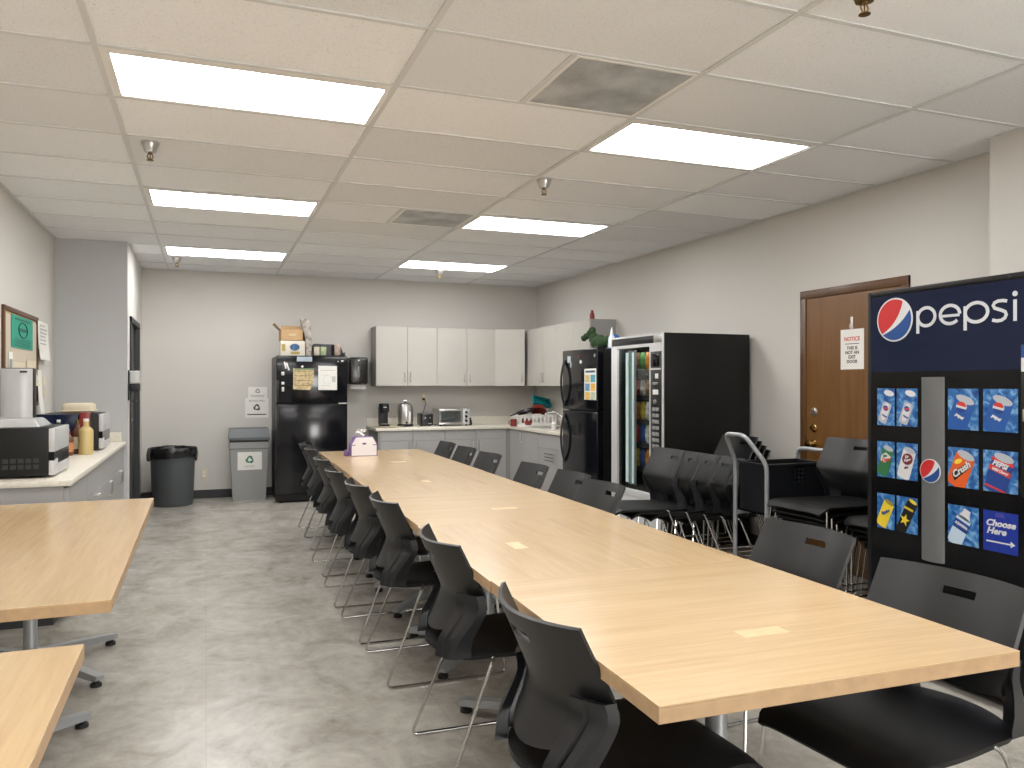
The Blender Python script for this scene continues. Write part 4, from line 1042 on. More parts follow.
# ------------------------------------------------------------------ black fridge on the right wall (door towards the room, -x)
x0, x1, y0, y1, hz = 3.45, 4.20, 6.735, 7.520, 1.70
t = thing('refrigerator', 'black top-freezer fridge with bow handles on the right wall beside the snack machine', 'refrigerator', ((x0 + x1) / 2, (y0 + y1) / 2, 0))
part('body', B().box(x0 + .075, x1, y0 + .004, y1 - .004, .03, hz - .006, .006), satin_black_m, t)
def bow(z0, z1, y):
    P = [(x0 + .002 - .046 * sin(PI * k / 12) ** .75, y - .006 * sin(PI * k / 12), lerp(z0, z1, k / 12)) for k in range(13)]
    return B().tube(P, .012, 8)
fd = part('freezer_door', B().box(x0, x0 + .07, y0, y1, 1.10, hz, .010, 3), gloss_m, t)
part('handle', bow(1.135, 1.60, y1 - .055), blackrib_m, fd)
dd = part('fridge_door', B().box(x0, x0 + .07, y0, y1, .10, 1.088, .010, 3), gloss_m, t)
part('handle', bow(.56, 1.055, y1 - .055), blackrib_m, dd)
part('centre_trim', B().box(x0 - .002, x0 + .02, y1 - .13, y1 - .01, 1.088, 1.10, .002), nickel_m, t)
part('kick_grille', B().box(x0 + .03, x0 + .06, y0 + .01, y1 - .01, .02, .095), satin_black_m, t)
part('hinge_cover', B().box(x0 + .02, x0 + .10, y0 + .02, y0 + .10, hz, hz + .014, .004), blackrib_m, t)
for sy in (y0 + .06, y1 - .06): part('foot', B().cyl((x0 + .06, sy, 0), (x0 + .06, sy, .03), .022, seg=12).cyl((x1 - .05, sy, 0), (x1 - .05, sy, .03), .022, seg=12), rubber_m, t)
FR = lambda y, z: RT((x0 - .001, y, z), (0, -1, 0), (0, 0, 1))
t = thing('fridge_poster', 'bright poster of coloured squares on the right-hand black fridge', 'poster', (x0, 6.87, 1.2))
part('sheet', B(FR(6.875, 1.355)).box(-.125, .125, -.15, .15, 0, .002), paper_m, t)
sq = [('yellow_print', (.62, .50, .22)), ('teal_print', (.10, .36, .45)), ('blue_print_block', (.12, .30, .50)), ('orange_print', (.72, .40, .07)), ('amber_print', (.72, .46, .08)), ('pale_print', (.52, .56, .42))]
for k, (nm, c) in enumerate(sq):
    cxx, czz = (-.058, .058)[k % 2], .055 - (k // 2) * .083
    part('printed_square', B(FR(6.875, 1.355)).box(cxx - .050, cxx + .050, czz - .036, czz + .036, .002, .003), M_plain(nm, c, .6, var=.25, vscale=40), t)
part('heading', B(FR(6.875, 1.355)).box(-.10, .10, .112, .132, .002, .003), M_plain('navy_ink', (.04, .09, .15), .7), t)
single('fridge_magnet', B(FR(7.35, 1.61)).box(-.035, .035, -.035, .03, 0, .006, .002).box(.03, .052, -.085, -.03, 0, .006, .002), M_plain('pale_blue_magnet', (.55, .60, .66), .5), 'pale clip magnet at the top left of the right-hand fridge', 'magnet')
single('fridge_magnet', B(FR(7.08, 1.575)).lathe([(.018, 0), (.018, .007), (0, .008)], seg=16), white_m, 'round white magnet in the middle of the right-hand freezer door', 'magnet')
single('fridge_magnet', B(FR(7.12, 1.63)).box(-.016, .016, -.010, .010, 0, .005, .002), red_m, 'tiny red magnet above the round white one on the right-hand fridge', 'magnet')
part_badge = single('fridge_badge', B(FR(6.78, 1.63)).lathe([(.016, 0), (.016, .003), (0, .003)], seg=16), greyink_m, 'small dull round badge at the top right of the right-hand fridge', 'badge')
# heap on its top: green cloth bag, blue cap, white spray bottle; a red bottle stands on the wall cabinet
b = B()
for (dx, dy, dz, r) in [(0, 0, .085, .085), (0, -.12, .08, .078), (.02, .10, .15, .075), (.0, .155, .215, .058), (.0, .12, .255, .05), (-.02, .23, .185, .042), (-.02, .285, .165, .040), (.03, -.2, .10, .07), (0, -.06, .12, .07)]:
    b.sphere((3.66 + dx * .85, 7.14 + dy * .95, hz + dz * .78), r * .78, 20, 14)
rr = random.Random(2)
for v in b.bm.verts:
    v.co += Vector((rr.uniform(-1, 1), rr.uniform(-1, 1), rr.uniform(-.6, 1))) * .006
    v.co.z = max(v.co.z, hz + .001)
o = single('cloth_bag', b, greencloth_m, 'crumpled green cloth bag slumped on top of the right-hand fridge', 'bag')
md = o.modifiers.new('r', 'REMESH'); md.mode = 'VOXEL'; md.voxel_size = .010; md.use_smooth_shade = True
single('blue_cap', B().lathe([(0, 0), (.06, 0), (.066, .02), (.066, .09), (.055, .12), (.03, .14), (0, .145)], (3.72, 6.90, hz + .0005), 20), blue_m, 'blue cloth cap resting beside the green bag on the fridge', 'cap')
t = thing('spray_bottle', 'white bottle with a pointed top on the right-hand fridge', 'bottle', (3.62, 6.76, hz))
part('bottle_body', B().lathe([(.030, 0), (.033, .006), (.033, .09), (.016, .125), (0, .125)], (3.62, 6.76, hz), 16), white_m, t)
part('nozzle', B().lathe([(.016, .12), (.014, .145), (.006, .20), (0, .20)], (3.62, 6.76, hz), 12), white_m, t)
t = thing('red_bottle', 'dark red bottle standing alone on top of the right wall cabinet', 'bottle', (4.0, 7.93, UZ1))
part('bottle_body', B().lathe([(.026, 0), (.028, .008), (.026, .055), (.015, .078), (.0, .078)], (4.0, 7.93, UZ1), 16), red_m, t)
part('cap', B().lathe([(.015, .077), (.015, .098), (0, .098)], (4.0, 7.93, UZ1), 14), red_m, t)

# ------------------------------------------------------------------ snack machine
sx0, sx1, sy0, sy1, sz = 3.40, 4.235, 5.49, 6.36, 1.768
t = thing('snack_machine', 'tall black snack vending machine with a silver framed glass front', 'vending machine', ((sx0 + sx1) / 2, (sy0 + sy1) / 2, 0))
b = B().box(sx0 + .012, sx1, sy0, sy0 + .03, .06, sz, .004).box(sx0 + .026, sx1, sy1 - .03, sy1, .06, sz, .004).box(sx0 + .06, sx1, sy0 + .03, sy1 - .03, sz - .03, sz).box(sx0 + .06, sx1, sy0 + .03, sy1 - .03, .06, .10).box(sx1 - .03, sx1, sy0 + .03, sy1 - .03, .10, sz - .03)
b.box(sx0 + .06, sx1 - .03, sy0 + .215, sy0 + .225, .10, sz - .03)
part('cabinet', b, satin_black_m, t)
wy0, wy1, wz0, wz1 = 5.70, 6.255, .455, 1.665
f = B()
f.box(sx0, sx0 + .025, wy1, sy1, .10, 1.69, .004).box(sx0, sx0 + .012, sy0, sy0 + .025, .10, sz, .004).box(sx0, sx0 + .025, sy0 + .025, wy1, .395, wz0, .003)
f.box(sx0, sx0 + .025, wy0 - .022, wy0, wz0, wz1).box(sx0, sx0 + .025, wy0 - .022, wy1, wz1, 1.69).box(sx0, sx0 + .025, sy0 + .025, sy1, 1.752, sz)
f.box(sx0, sx0 + .025, sy0 + .025, wy0 - .022, wz0, .70).box(sx0, sx0 + .025, sy0 + .025, wy0 - .022, 1.62, 1.69)
fr = part('door_frame', f, silver_m, t)
part('marquee_strip', B().box(sx0 + .003, sx0 + .055, wy0 - .06, sy1 - .005, 1.69, 1.752, .002), blackrib_m, t)
part('marquee_end', B().box(sx0 + .002, sx0 + .055, sy0 + .025, wy0 - .06, 1.69, 1.752, .002), steel_m, t)
part('glass_pane', B().box(sx0 + .02, sx0 + .026, wy0, wy1, wz0, wz1), glass_m, t)
lp = part('lower_panel', B().box(sx0 + .004, sx0 + .06, sy0 + .025, sy1 - .105, .012, .395, .003), silver_m, t)
part('delivery_flap', B().box(sx0 - .004, sx0 + .006, 5.70, 6.11, .03, .16, .004), glossdoor_m, lp)
cp = part('control_panel', B().box(sx0 - .004, sx0 + .056, sy0 + .025, wy0 - .022, .70, 1.62, .003), blackrib_m, t)
part('display_window', B().box(sx0 - .010, sx0 - .003, 5.54, 5.655, 1.50, 1.60, .002), glossdoor_m, cp)
part('coin_slot', B().box(sx0 - .009, sx0 - .003, 5.555, 5.60, 1.40, 1.44, .002).box(sx0 - .009, sx0 - .003, 5.555, 5.635, 1.27, 1.31, .002), white_m, cp)
part('bill_slot', B().box(sx0 - .014, sx0 - .003, 5.56, 5.63, 1.345, 1.37, .003), steel_m, cp)
part('coin_return', B().lathe([(.02, 0), (.018, .012), (0, .014)], seg=14, M=RT((sx0 - .004, 5.60, 1.21), (0, -1, 0), (0, 0, 1))), steel_m, cp)
k = B()
for r in range(7):
    for c in range(2): k.box(sx0 - .010, sx0 - .003, 5.545 + c * .055, 5.59 + c * .055, 1.135 - r * .05, 1.165 - r * .05, .003)
part('keypad', k, greyink_m, cp)
part('trim_strip', B().box(sx0 - .006, sx0 - .003, sy0 + .028, wy0 - .026, 1.47, 1.485), silver_m, cp)
part('light_tube', B().cyl((sx0 + .045, 6.15, .50), (sx0 + .045, 6.15, 1.63), .013, seg=12), tube_m, t, label='pale glowing light tube')
part('light_tube', B().cyl((sx0 + .045, 6.05, .50), (sx0 + .045, 6.05, 1.63), .009, seg=12), tube_m, t, label='pale glowing light tube')
part('tube_reflector', B().box(sx0 + .064, sx0 + .075, 6.04, 6.17, .48, 1.65), greymetal_m, t)
vl = bpy.data.lights.new('vending_fill', 'AREA'); vl.shape = 'RECTANGLE'; vl.size = .10; vl.size_y = .5; vl.energy = 1.0; vl.color = (.92, 1, .97)  # added fill light under the cabinet top, brightens the dark interior and snack bags
vo = bpy.data.objects.new('vending_fill', vl); C.objects.link(vo); vo.location = (sx0 + .10, 6.0, sz - .05)
shz = [.62, .83, 1.03, 1.24, 1.46]
for z in shz:
    s_ = part('shelf_tray', B().box(sx0 + .13, sx1 - .06, 5.72, 6.31, z - .012, z).box(sx0 + .125, sx0 + .135, 5.72, 6.31, z - .025, z + .018), ink_m, t)
    cl = B()
    for c in range(6):
        yc = 5.80 + c * .088
        cl.tube([(sx0 + .15 + .36 * q / 60, yc + .032 * cos(q * .65), z + .045 + .035 * sin(q * .65)) for q in range(61)], .002, 4)
    part('spiral_coil', cl, steel_m, s_)
for yy in (sy0 + .07, sy1 - .07): part('foot', B().cyl((sx0 + .12, yy, 0), (sx0 + .12, yy, .062), .025, seg=14).cyl((sx1 - .08, yy, 0), (sx1 - .08, yy, .062), .025, seg=14), rubber_m, t)
bagc = [('orange', (.62, .22, .03)), ('red', (.50, .04, .03)), ('yellow', (.66, .46, .06)), ('white', (.62, .60, .56)), ('blue', (.05, .12, .40)), ('brown', (.22, .11, .05)), ('green', (.10, .28, .08))]
bagm = {n: M_plain(n + '_snack_wrapper', c, .3, var=.5, vscale=26) for n, c in bagc}
rs = random.Random(11)
shw = ['lowest', 'second lowest', 'middle', 'second highest', 'top']
seq = [['red', 'white', 'orange', 'blue', 'yellow'], ['yellow', 'orange', 'white', 'blue', 'red'], ['red', 'blue', 'white', 'yellow', 'orange'], ['orange', 'yellow', 'brown', 'white', 'red'], ['brown', 'white', 'orange', 'green', 'brown']]
for si, z in enumerate(shz):
    for c in range(6):
        nm = (seq[si] + ['yellow', 'green', 'red', 'blue', 'white'][si:si + 1])[c]; yc = 5.80 + c * .088; w, h = .036, (.155 if si != 3 else .13)
        b = B(); n = 10
        for side in (0, 1):
            sg = -1 if side == 0 else 1
            b.shell(lambda u, v: (sx0 + .152 + sg * .022 * (sin(PI * u) * sin(PI * v)) ** .6 + .0, yc + (u - .5) * 2 * w, z + .012 + v * h), n, n, .0008)
        b.box(sx0 + .151, sx0 + .153, yc - w, yc + w, z + .006, z + .014).box(sx0 + .151, sx0 + .153, yc - w, yc + w, z + h + .010, z + h + .018)
        pl = ['next to the control panel', 'second from the control panel', 'third from the control panel', 'fourth from the control panel', 'second from the far end', 'at the far end'][c]
        single('snack_bag', b, bagm[nm], '%s snack bag on the %s snack machine shelf, %s' % (nm, shw[si], pl), 'snack bag', 'snack bags in the vending machine')

# ------------------------------------------------------------------ soft drink machine
px, pxb, py1, py0, pz = 3.060, 3.93, 3.048, 2.13, 1.803
t = thing('drink_machine', 'large black and navy soft drink vending machine with a round emblem', 'vending machine', ((px + pxb) / 2, (py0 + py1) / 2, 0))
part('cabinet', B().box(px + .05, pxb, py0, py1, .03, pz, .008), satin_black_m, t)
part('door_trim', B().box(px - .004, px + .05, py1 - .022, py1, .05, pz, .006).box(px - .004, px + .05, py0, py0 + .022, .05, pz, .006).box(px - .004, px + .05, py0 + .022, py1 - .022, pz - .026, pz, .006).box(px - .004, px + .05, py0 + .022, py1 - .022, .05, .075, .006), satin_black_m, t)
part('sign_panel', B().box(px, px + .05, py0 + .022, py1 - .022, 1.409, pz - .026), navy_m, t, label='navy sign panel with the emblem and name')
part('selection_panel', B().box(px, px + .05, py0 + .022, py1 - .022, .075, 1.409), glossdoor_m, t, label='glossy black panel with the drink pictures')
sw = B()
for yy in (2.98, 2.30): sw.cyl((px - .007, yy, pz - .013), (px - .003, yy, pz - .013), .005, seg=8)
part('screw', sw, ink_m, t)
PF = lambda y, z, off=.0: RT((px - off, y, z), (0, -1, 0), (0, 0, 1))
emr, emw, emb = M_lit('emblem_red', (.52, .022, .026), .05), M_lit('emblem_white', (.66, .68, .70), .05), M_lit('emblem_blue', (.012, .065, .25), .05)
def emblem(M, r, parent):
    def arc(a0, a1, n=18): return [(r * .93 * cos(math.radians(lerp(a0, a1, k / n))), r * .93 * sin(math.radians(lerp(a0, a1, k / n)))) for k in range(n + 1)]
    def bez(p, q, s, e, n=12):
        return [tuple((1 - k / n) ** 3 * p[i] + 3 * (1 - k / n) ** 2 * (k / n) * q[i] + 3 * (1 - k / n) * (k / n) ** 2 * s[i] + (k / n) ** 3 * e[i] for i in (0, 1)) for k in range(1, n)]
    g = part('emblem_disc', B(M).lathe([(r, 0), (r, .003), (0, .003)], seg=48), emw, parent)
    red = arc(222, 60); a, z = red[0], red[-1]
    red = red + bez(z, (r * .32, r * .20), (r * -.05, r * -.30), a)
    part('red_field', B(M).prism(red[::-1], .003, .0045), emr, g)
    blu = arc(226, 385); a, z = blu[0], blu[-1]
    blu = blu + bez(z, (r * .62, r * .02), (r * .10, r * -.42), a)
    part('blue_field', B(M).prism(blu, .003, .0045), emb, g)
emblem(PF(2.882, 1.657), .104, t)
# the name in rounded thin strokes
wd = B(); sr = .0072; lit_w = M_lit('wordmark_white', (.60, .62, .66), .05)
def stroke(pts, r=sr, closed=False, zt=.002):
    """flat ribbon of half-width r along pts=(y,z) on the sign"""
    n = len(pts); L = []; Rr = []
    for i in range(n):
        p0 = pts[i - 1] if (i > 0 or closed) else pts[i]; p1 = pts[(i + 1) % n] if (i < n - 1 or closed) else pts[i]
        d = Vector((p1[0] - p0[0], p1[1] - p0[1])).normalized(); nn = Vector((-d.y, d.x)) * r
        L.append((pts[i][0] + nn.x, pts[i][1] + nn.y)); Rr.append((pts[i][0] - nn.x, pts[i][1] - nn.y))
    M = PF(0, 0)
    for i in range(n if closed else n - 1):
        j = (i + 1) % n
        wd.prism([(-q[0], q[1]) for q in (L[i], L[j], Rr[j], Rr[i])], .0, zt, M)
def ell(cy, cz, ry, rz, a0, a1, n=28): return [(cy - ry * cos(math.radians(lerp(a0, a1, k / n))), cz + rz * sin(math.radians(lerp(a0, a1, k / n)))) for k in range(n + 1)]
def letter_p(cy, cz, ry, rz, zb):
    stroke(ell(cy, cz, ry, rz, 0, 360, 36)[:-1], sr, True)
    stroke([(cy + ry, cz + .03), (cy + ry, zb)], sr, zt=.0026)
letter_p(2.704, 1.657, .046, .041, 1.583)
letter_p(2.452, 1.656, .053, .041, 1.582)
stroke(ell(2.581, 1.657, .049, .040, 0, 318, 32), sr)
stroke([(2.629, 1.652), (2.533, 1.652)], sr * .8, zt=.0026)
S = [(2.313, 1.690), (2.330, 1.694), (2.352, 1.694), (2.368, 1.688), (2.374, 1.677), (2.368, 1.666), (2.352, 1.660), (2.335, 1.654), (2.321, 1.647), (2.316, 1.635), (2.322, 1.622), (2.338, 1.613), (2.358, 1.612), (2.378, 1.617)]
stroke(S, sr * .95)
stroke([(2.278, 1.693), (2.278, 1.606)], sr)
wd.lathe([(.011, 0), (.011, .002), (0, .002)], seg=18, M=PF(2.278, 1.717))
part('wordmark', wd, lit_w, t, label='pale lettering of the drink name', smooth=None)
# grey bar with the small emblem
bar = part('centre_bar', B(PF(2.669, .957, -.004)).loft([[(.0615 * cos(a) , yy + (0), .026 * sin(a)) for a in [PI * k / 14 for k in range(15)]] + [] for yy in (-.405, .425)]), M_plain('grey_bar', (.13, .134, .137), .4), t)
emblem(PF(2.664, .960, .0215), .054, bar)
# drink pictures
water_m = M_blue_water()
cano, canb, cang, cany, cank, canw, canr, cans = M_lit('can_orange', (.72, .11, .02)), M_lit('can_blue', (.015, .055, .26)), M_lit('can_green', (.03, .16, .06)), M_lit('can_yellow', (.80, .60, .04)), M_lit('can_black', (.012, .012, .012), 0), M_lit('can_white', (.66, .66, .68)), M_lit('can_red', (.60, .04, .03)), M_lit('can_silver', (.44, .47, .52))
canm = M_lit('can_maroon', (.16, .02, .02)); cansky = M_lit('can_light_blue', (.016, .095, .36))
def picture(ya, yb_, za, zb, kind):
    w, h = ya - yb_, za - zb
    M = PF((ya + yb_) / 2, (za + zb) / 2, .001)
    p = part('drink_picture', B(M).box(-w / 2, w / 2, -h / 2, h / 2, -.002, .001), water_m if kind != 'choose' else M_lit('choose_blue', (.012, .035, .30)), t, label={'choose': 'blue picture window with white lettering and an arrow'}.get(kind, 'lit window picturing a %s' % kind))
    s = h; k = w / .15
    cl = lambda pts: pts
    def clipb(b):
        for co_, no in (((w / 2, 0, 0), (1, 0, 0)), ((-w / 2, 0, 0), (-1, 0, 0)), ((0, h / 2, 0), (0, 1, 0)), ((0, -h / 2, 0), (0, -1, 0))):
            bmesh.ops.bisect_plane(b.bm, geom=b.bm.verts[:] + b.bm.edges[:] + b.bm.faces[:], plane_co=M @ Vector(co_), plane_no=M.to_3x3() @ Vector(no), clear_outer=True)
    def add(nm, m, f, tilt=-.40, ox=0., oy=0.):
        b = B(M @ T3((ox, oy, 0)) @ R2(tilt)); f(b); clipb(b); part(nm, b, m, p, smooth=None)
    def oval(b, cx, cy, rx, ry, z0, z1, n=22): b.prism([(cx + rx * cos(2 * PI * i / n), cy + ry * sin(2 * PI * i / n)) for i in range(n)], z0, z1)
    def canshape(b, hw, y0, y1, z0=.001, z1=.002):
        n = 10
        b.prism([(-hw, y0 + .006)] + [(-hw * cos(PI * i / n), y0 - hw * .30 * sin(PI * i / n)) for i in range(n + 1)] + [(hw, y1)] + [(hw * cos(PI * i / n), y1 + hw * .28 * sin(PI * i / n)) for i in range(n + 1)], z0, z1)
    def txt(nm, body, size, m, x, y, tilt, z=.003, bold=.001, shear=.25, sx=1.):
        b = B(); text_bm(b, body, size, M @ T3((x, y, z)) @ R2(tilt), .0005, bold=bold, shear=shear, sx=sx); part(nm, b, m, p, smooth=None)
    kk = min(1, w / .145)
    if kind == 'blue cola can':
        add('can', cansky, lambda b: canshape(b, .050 * kk, -.082, .045), -.35, -.005, -.006)
        add('can_lid', cans, lambda b: oval(b, 0, .050, .046 * kk, .017, .002, .003), -.35, -.005, -.006)
        add('can_emblem', canw, lambda b: oval(b, 0, .0, .026, .021, .002, .0028), -.12, -.006, .012)
        add('can_emblem', canr, lambda b: b.prism([(.0235 * cos(PI * i / 12), .019 * sin(PI * i / 12)) for i in range(13)], .0028, .0034), -.22, -.006, .014)
        add('can_emblem', canb, lambda b: b.prism([(.0235 * cos(-PI * i / 12), .019 * sin(-PI * i / 12)) for i in range(13)][::-1], .0028, .0034), -.22, -.006, .004)
        txt('can_lettering', 'pepsi', .020, canw, -.016, -.030, -.5)
    elif kind == 'silver diet cola can':
        add('can', cans, lambda b: canshape(b, .026, -.060, .030), -.38, .0, -.014)
        add('can', canw, lambda b: oval(b, 0, -.01, .019, .045, .002, .0025), -.38, .0, -.014)
        add('can_lid', canw, lambda b: oval(b, 0, .0, .030, .014, .001, .002), -.2, .020, .066)
        add('can_emblem', canb, lambda b: oval(b, 0, .004, .016, .013, .0025, .0032), -.38, .0, -.01)
        add('can_emblem', canr, lambda b: b.box(-.013, .013, -.003, .005, .0032, .0036), -.1, .002, -.008)
        txt('can_lettering', 'pepsi', .014, canb, -.006, -.042, -.5, bold=.0008)
    elif kind == 'green citrus soda can':
        add('can', cang, lambda b: canshape(b, .034, -.070, .052), -.30, .0, -.002)
        add('can_lid', cans, lambda b: oval(b, 0, .058, .030, .012, .002, .003), -.30, .0, -.002)
        add('can_flash', canw, lambda b: b.prism([(-.032, -.002), (-.01, -.018), (.034, .0), (.01, .028), (-.02, .022)], .002, .0026), .25, .0, .004)
        txt('can_lettering', 'Mtn', .016, cang, -.004, .016, .25); txt('can_lettering', 'Dew', .026, canr, .003, -.002, .25)
    elif kind == 'white cola can with a maroon oval':
        add('can', canw, lambda b: canshape(b, .036, -.072, .052), -.30, .0, -.002)
        add('can_lid', cans, lambda b: oval(b, 0, .058, .031, .012, .002, .003), -.30, .0, -.002)
        add('can_emblem', canm, lambda b: oval(b, 0, .0, .030, .027, .002, .0026), .2, .004, .012)
        txt('can_lettering', 'Dr', .017, canw, .0, .022, .25); txt('can_lettering', 'Pepper', .013, canw, .004, .008, .25)
        txt('can_lettering', 'diet', .014, canm, -.004, -.028, .25)
    elif kind == 'yellow citrus soda can':
        add('can', cany, lambda b: canshape(b, .031, -.068, .048), -.42, .0, -.004)
        add('can_lid', M_lit('can_lid_gold', (.30, .24, .06)), lambda b: oval(b, 0, .054, .028, .010, .002, .003), -.42, .0, -.004)
        txt('can_lettering', 'Squirt', .021, canb, -.002, -.004, .38)
    elif kind == 'black energy drink can with a yellow star':
        add('can', cank, lambda b: canshape(b, .029, -.090, .072), -.46, .0, -.004)
        add('can_lid', cany, lambda b: oval(b, 0, .078, .024, .008, .002, .003), -.46, .0, -.004)
        add('can_star', cany, lambda b: b.prism([((.030 if i % 2 == 0 else .012) * sin(PI * i / 5), (.030 if i % 2 == 0 else .012) * cos(PI * i / 5)) for i in range(10)][::-1], .002, .0028), -.35, -.012, -.024)
        txt('can_lettering', 'ROCKSTAR', .013, cany, .010, .030, -.9 + .6, sx=.8)
    elif kind == 'orange soda can':
        add('can', cano, lambda b: canshape(b, .047, -.078, .050), -.38, -.006, .0)
        add('can_lid', cans, lambda b: oval(b, 0, .058, .043, .017, .002, .003), -.38, -.006, .0)
        add('can_band', cank, lambda b: b.prism([(-.054, -.020), (.045, -.014), (.050, .012), (-.048, .014)], .002, .0024), .62, -.008, -.012)
        txt('can_lettering', 'Crush', .040, canw, -.008, -.010, .62, bold=.0014)
        add('can_leaf', cany, lambda b: oval(b, 0, .0, .020, .010, .002, .0026), .4, -.022, .026)
    elif kind == 'dark blue cherry cola can':
        add('can', canb, lambda b: canshape(b, .050, -.080, .050), -.30, .0, .0)
        add('can_band', canr, lambda b: b.box(-.050, .050, .036, .050, .002, .0026).box(-.050, .050, -.078, -.070, .002, .0026), -.30, .0, .0)
        add('can_lid', cans, lambda b: oval(b, 0, .060, .045, .017, .002, .003), -.30, .0, .0)
        add('can_band', canr, lambda b: b.prism([(-.050, -.004), (.050, -.012), (.050, .010), (-.050, .018)], .002, .0026), -.28, -.002, .0)
        txt('can_lettering', 'PEPSI', .030, canw, .0, .028, -.30, bold=.0014); txt('can_lettering', 'Wild Cherry', .014, canw, .0, .002, -.30)
    elif kind == 'water bottle':
        add('bottle', M_lit('bottle_clear', (.52, .64, .76)), lambda b: canshape(b, .036, -.085, .030), -.42, -.008, .0)
        add('bottle', canw, lambda b: b.prism([(-.034, .030), (.034, .030), (.018, .058), (.016, .075), (-.016, .075), (-.018, .058)], .001, .002), -.42, -.008, .0)
        add('bottle_label', canb, lambda b: b.box(-.037, .037, -.022, .018, .002, .003), -.42, -.008, .0)
        txt('bottle_lettering', 'AQUAFINA', .015, canw, -.006, .0, -.42, z=.0042, shear=0, sx=.85)
    else:
        add('corner_block', M_lit('choose_block', (.06, .06, .34)), lambda b: b.box(-.022, .018, .060, .078, .001, .0015), 0)
        for nm, yy, xx in (('Choose', .034, .0), ('Here', .001, -.018)):
            txt('window_lettering', nm, .037, canw, xx, yy, -.0, z=.0016, bold=.0013, shear=.3, sx=1.12)
        add('arrow', canw, lambda b: b.box(-.062, .048, -.046, -.040, .001, .002).prism([(.046, -.056), (.066, -.043), (.046, -.030)], .001, .002), 0)
R1, R2_, R3 = (1.330, 1.152), (1.074, .902), (.822, .654)
cA, cB, cC, cD = (2.987, 2.883), (2.870, 2.752), (2.590, 2.442), (2.420, 2.266)
for rows, names in ((R1, ['silver diet cola can', 'silver diet cola can', 'blue cola can', 'blue cola can']), (R2_, ['green citrus soda can', 'white cola can with a maroon oval', 'orange soda can', 'dark blue cherry cola can']), (R3, ['yellow citrus soda can', 'black energy drink can with a yellow star', 'water bottle', 'choose'])):
    for cc, nm in zip((cA, cB, cC, cD), names): picture(cc[0], cc[1], rows[0], rows[1], nm)
cb = part('coin_panel', B().box(px - .012, px, 2.155, 2.247, .90, 1.51, .003), satin_black_m, t)
part('price_card', B().box(px - .014, px - .011, 2.17, 2.243, 1.40, 1.455), canw, cb)
part('price_card', B().box(px - .014, px - .011, 2.17, 2.243, 1.455, 1.505), emb, cb, label='blue card above the white one')
part('bill_slot', B().box(px - .02, px - .011, 2.17, 2.235, 1.20, 1.25, .004), steel_m, cb)
part('delivery_tray', B().box(px - .008, px + .03, 2.35, 2.85, .20, .38, .01), blackrib_m, t)
for yy in (py0 + .08, py1 - .08): part('foot', B().cyl((px + .12, yy, 0), (px + .12, yy, .032), .03, seg=14).cyl((pxb - .1, yy, 0), (pxb - .1, yy, .032), .03, seg=14), rubber_m, t)

# ------------------------------------------------------------------ the sign on the oak door
MD = lambda y, z, off=.0: RT((XR - .0125 - off, y, z), (0, -1, 0), (0, 0, 1))
t = thing('door_notice', 'white notice hanging on the oak door', 'notice', (XR - .015, 4.385, 1.46))
part('sheet', B(MD(4.386, 1.600)).box(-.108, .108, -.142, .142, .0005, .003), paper_m, t)
tb = B(); text_bm(tb, 'NOTICE', .040, MD(4.386, 1.672, .0034), bold=.0008); part('heading', tb, redink_m, t)
tb = B(MD(4.386, 1.6)); tb.box(-.065, .065, .036, .041, .003, .004)
for k, s_ in enumerate(('THIS IS', 'NOT AN', 'EXIT', 'DOOR')):
    text_bm(tb, s_, .033, T3((0, .008 - k * .032, .0034)), bold=.0006)
part('lettering', tb, ink_m, t)
t = thing('door_hook', 'small white adhesive hook above the notice on the oak door', 'hook', (XR - .013, 4.385, 1.75))
part('hook_plate', B(MD(4.388, 1.790)).box(-.010, .010, -.045, .04, 0, .006, .002), white_m, t)
part('hook_prong', B(MD(4.388, 1.790)).tube([(0, -.03, .005), (0, -.045, .018), (.004, -.03, .026), (.008, -.012, .026)], .004, 6, fillet=.01), white_m, t)

# ------------------------------------------------------------------ platform cart with a black crate
cx0, cx1, cy0, cy1 = 3.285, 3.80, 4.09, 4.41
t = thing('utility_cart', 'cart with grey tube handles and a black crate, between the chair stacks', 'cart', ((cx0 + cx1) / 2, (cy0 + cy1) / 2, 0))
part('platform', B().box(cx0 - .02, cx1 + .02, cy0 - .02, cy1 + .02, .13, .165, .008), blackrib_m, t)
part('push_handle', B().tube([(cx0, cy0, .16), (cx0, cy0, .845), (cx0 - .10, cy0 + .09, 1.028), (cx0 - .10, cy1 - .03, 1.028), (cx0, cy1, .845), (cx0, cy1, .16)], .0145, 12, fillet=.05), greymetal_m, t)
part('push_handle', B().tube([(cx1, cy0, .16), (cx1, cy0, .915), (cx1, cy1, .915), (cx1, cy1, .16)], .0145, 12, fillet=.06), greymetal_m, t)
cr = B()
c0, c1, e0, e1, z0, z1 = cx0 + .018, cx1 - .02, cy0 + .018, cy1 - .018, .52, .845
cr.box(c0, c1, e0, e1, z0, z0 + .012).box(c0, c0 + .010, e0, e1, z0, z1).box(c1 - .010, c1, e0, e1, z0, z1).box(c0, c1, e1 - .010, e1, z0, z1)
cr.box(c0, c1, e0, e0 + .010, z0, z1 - .12).box(c0, c0 + .20, e0, e0 + .010, z1 - .12, z1).box(c0 + .29, c1, e0, e0 + .010, z1 - .12, z1).box(c0 + .20, c0 + .29, e0, e0 + .010, z1 - .018, z1)
for i in range(4):
    cr.box(c0 + .196 + i * .0305, c0 + .2085 + i * .0305 - (.004 if i == 3 else 0), e0, e0 + .010, z1 - .12, z1 - .018)
for j in range(4): cr.box(c0 + .20, c0 + .29, e0, e0 + .010, z1 - .108 + j * .026, z1 - .096 + j * .026)
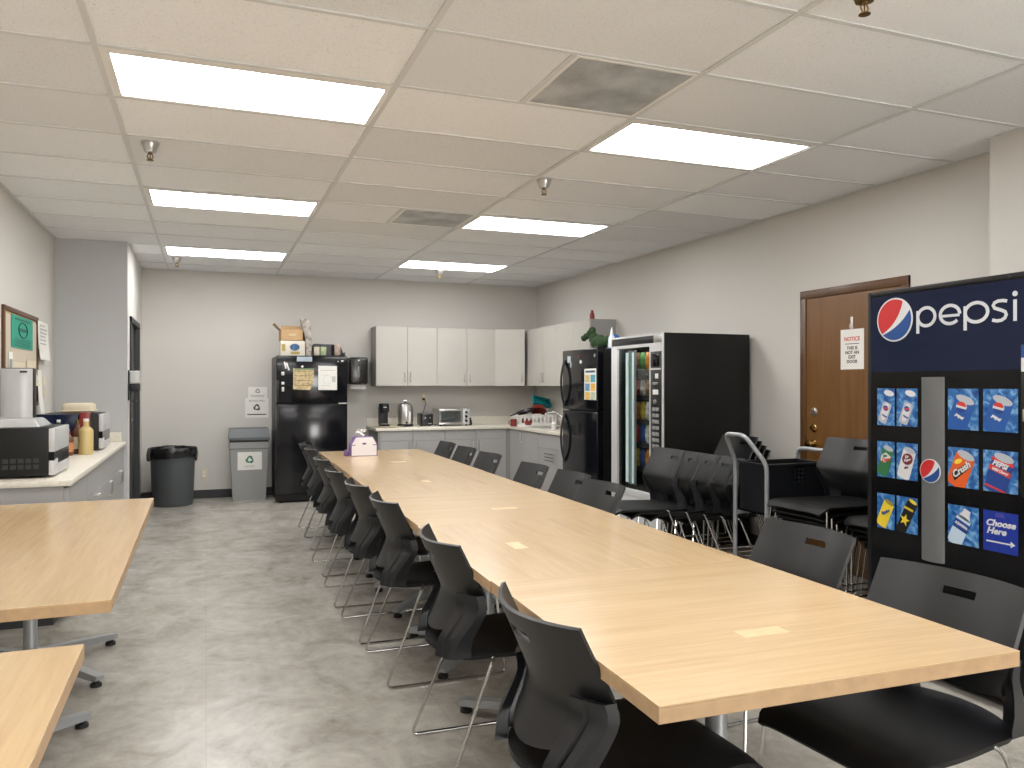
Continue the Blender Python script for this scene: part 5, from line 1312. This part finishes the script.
cr.box(c0 - .006, c1 + .006, e0 - .006, e0 + .012, z1 - .012, z1, .003).box(c0 - .006, c1 + .006, e1 - .012, e1 + .006, z1 - .012, z1, .003).box(c0 - .006, c0 + .012, e0, e1, z1 - .012, z1, .003).box(c1 - .012, c1 + .006, e0, e1, z1 - .012, z1, .003)
part('crate', cr, blackrib_m, t)
part('crate_bracket', B().box(c0 - .03, c1 + .03, cy0 - .005, cy0 + .012, z0 - .03, z0 - .002, .003), greymetal_m, t)
part('crate_bracket', B().box(c0 - .03, c1 + .03, cy1 - .012, cy1 + .005, z0 - .03, z0 - .002, .003), greymetal_m, t)
for xx in (cx0 + .06, cx1 - .06):
    for yy in (cy0 + .04, cy1 - .04):
        w_ = part('caster', B().box(xx - .018, xx + .018, yy - .02, yy + .02, .10, .132, .004).box(xx - .018, xx - .013, yy - .012, yy + .012, .05, .11).box(xx + .013, xx + .018, yy - .012, yy + .012, .05, .11), steel_m, t)
        part('wheel', B().cyl((xx - .012, yy, .05), (xx + .012, yy, .05), .05, seg=20), rubber_m, w_)
# ------------------------------------------------------------------ camera, world, colour
cam = bpy.data.cameras.new('camera'); co = bpy.data.objects.new('camera', cam); C.objects.link(co)
cam.sensor_width = 36; cam.lens = 795.7 * 36 / 1024; cam.clip_start = .02
co.location = (0, 0, HC); co.rotation_euler = (PI / 2 + .00162, 0, -.36684)
sc = bpy.context.scene
# daylight through the glazed entrance door in the rear wall, behind the camera
la = bpy.data.lights.new('daylight', 'AREA'); la.shape = 'RECTANGLE'; la.size = .95; la.size_y = 2.0; la.energy = 110; la.color = (1, .98, .95)
lo = bpy.data.objects.new('daylight', la); C.objects.link(lo); lo.location = (3.0, YF + .06, 1.08); lo.rotation_euler = (PI / 2, 0, 0)
sc.camera = co
w = bpy.data.worlds.new('world'); sc.world = w; w.use_nodes = True
w.node_tree.nodes['Background'].inputs['Color'].default_value = (.9, .93, 1, 1); w.node_tree.nodes['Background'].inputs['Strength'].default_value = .3
d3 = struct('door_3', B().box(2.42, 2.50, YF, YF + .05, 0, 2.2).box(3.50, 3.58, YF, YF + .05, 0, 2.2).box(2.50, 3.50, YF, YF + .05, 2.12, 2.2).box(2.50, 3.50, YF, YF + .05, 0, .06), darkdoor_m)
part('push_bar', B().tube([(2.56, YF + .05, 1.0), (2.56, YF + .09, 1.0), (3.44, YF + .09, 1.0), (3.44, YF + .05, 1.0)], .012, 8, fillet=.03), steel_m, d3)
sc.view_settings.view_transform = 'Standard'; sc.view_settings.look = 'None'; sc.view_settings.gamma = 1
sc.view_settings.use_curve_mapping = False
sc.view_settings.exposure = .16
sc.cycles.use_denoising = True
sc.cycles.max_bounces = 10; sc.cycles.diffuse_bounces = 6; sc.cycles.transparent_max_bounces = 12
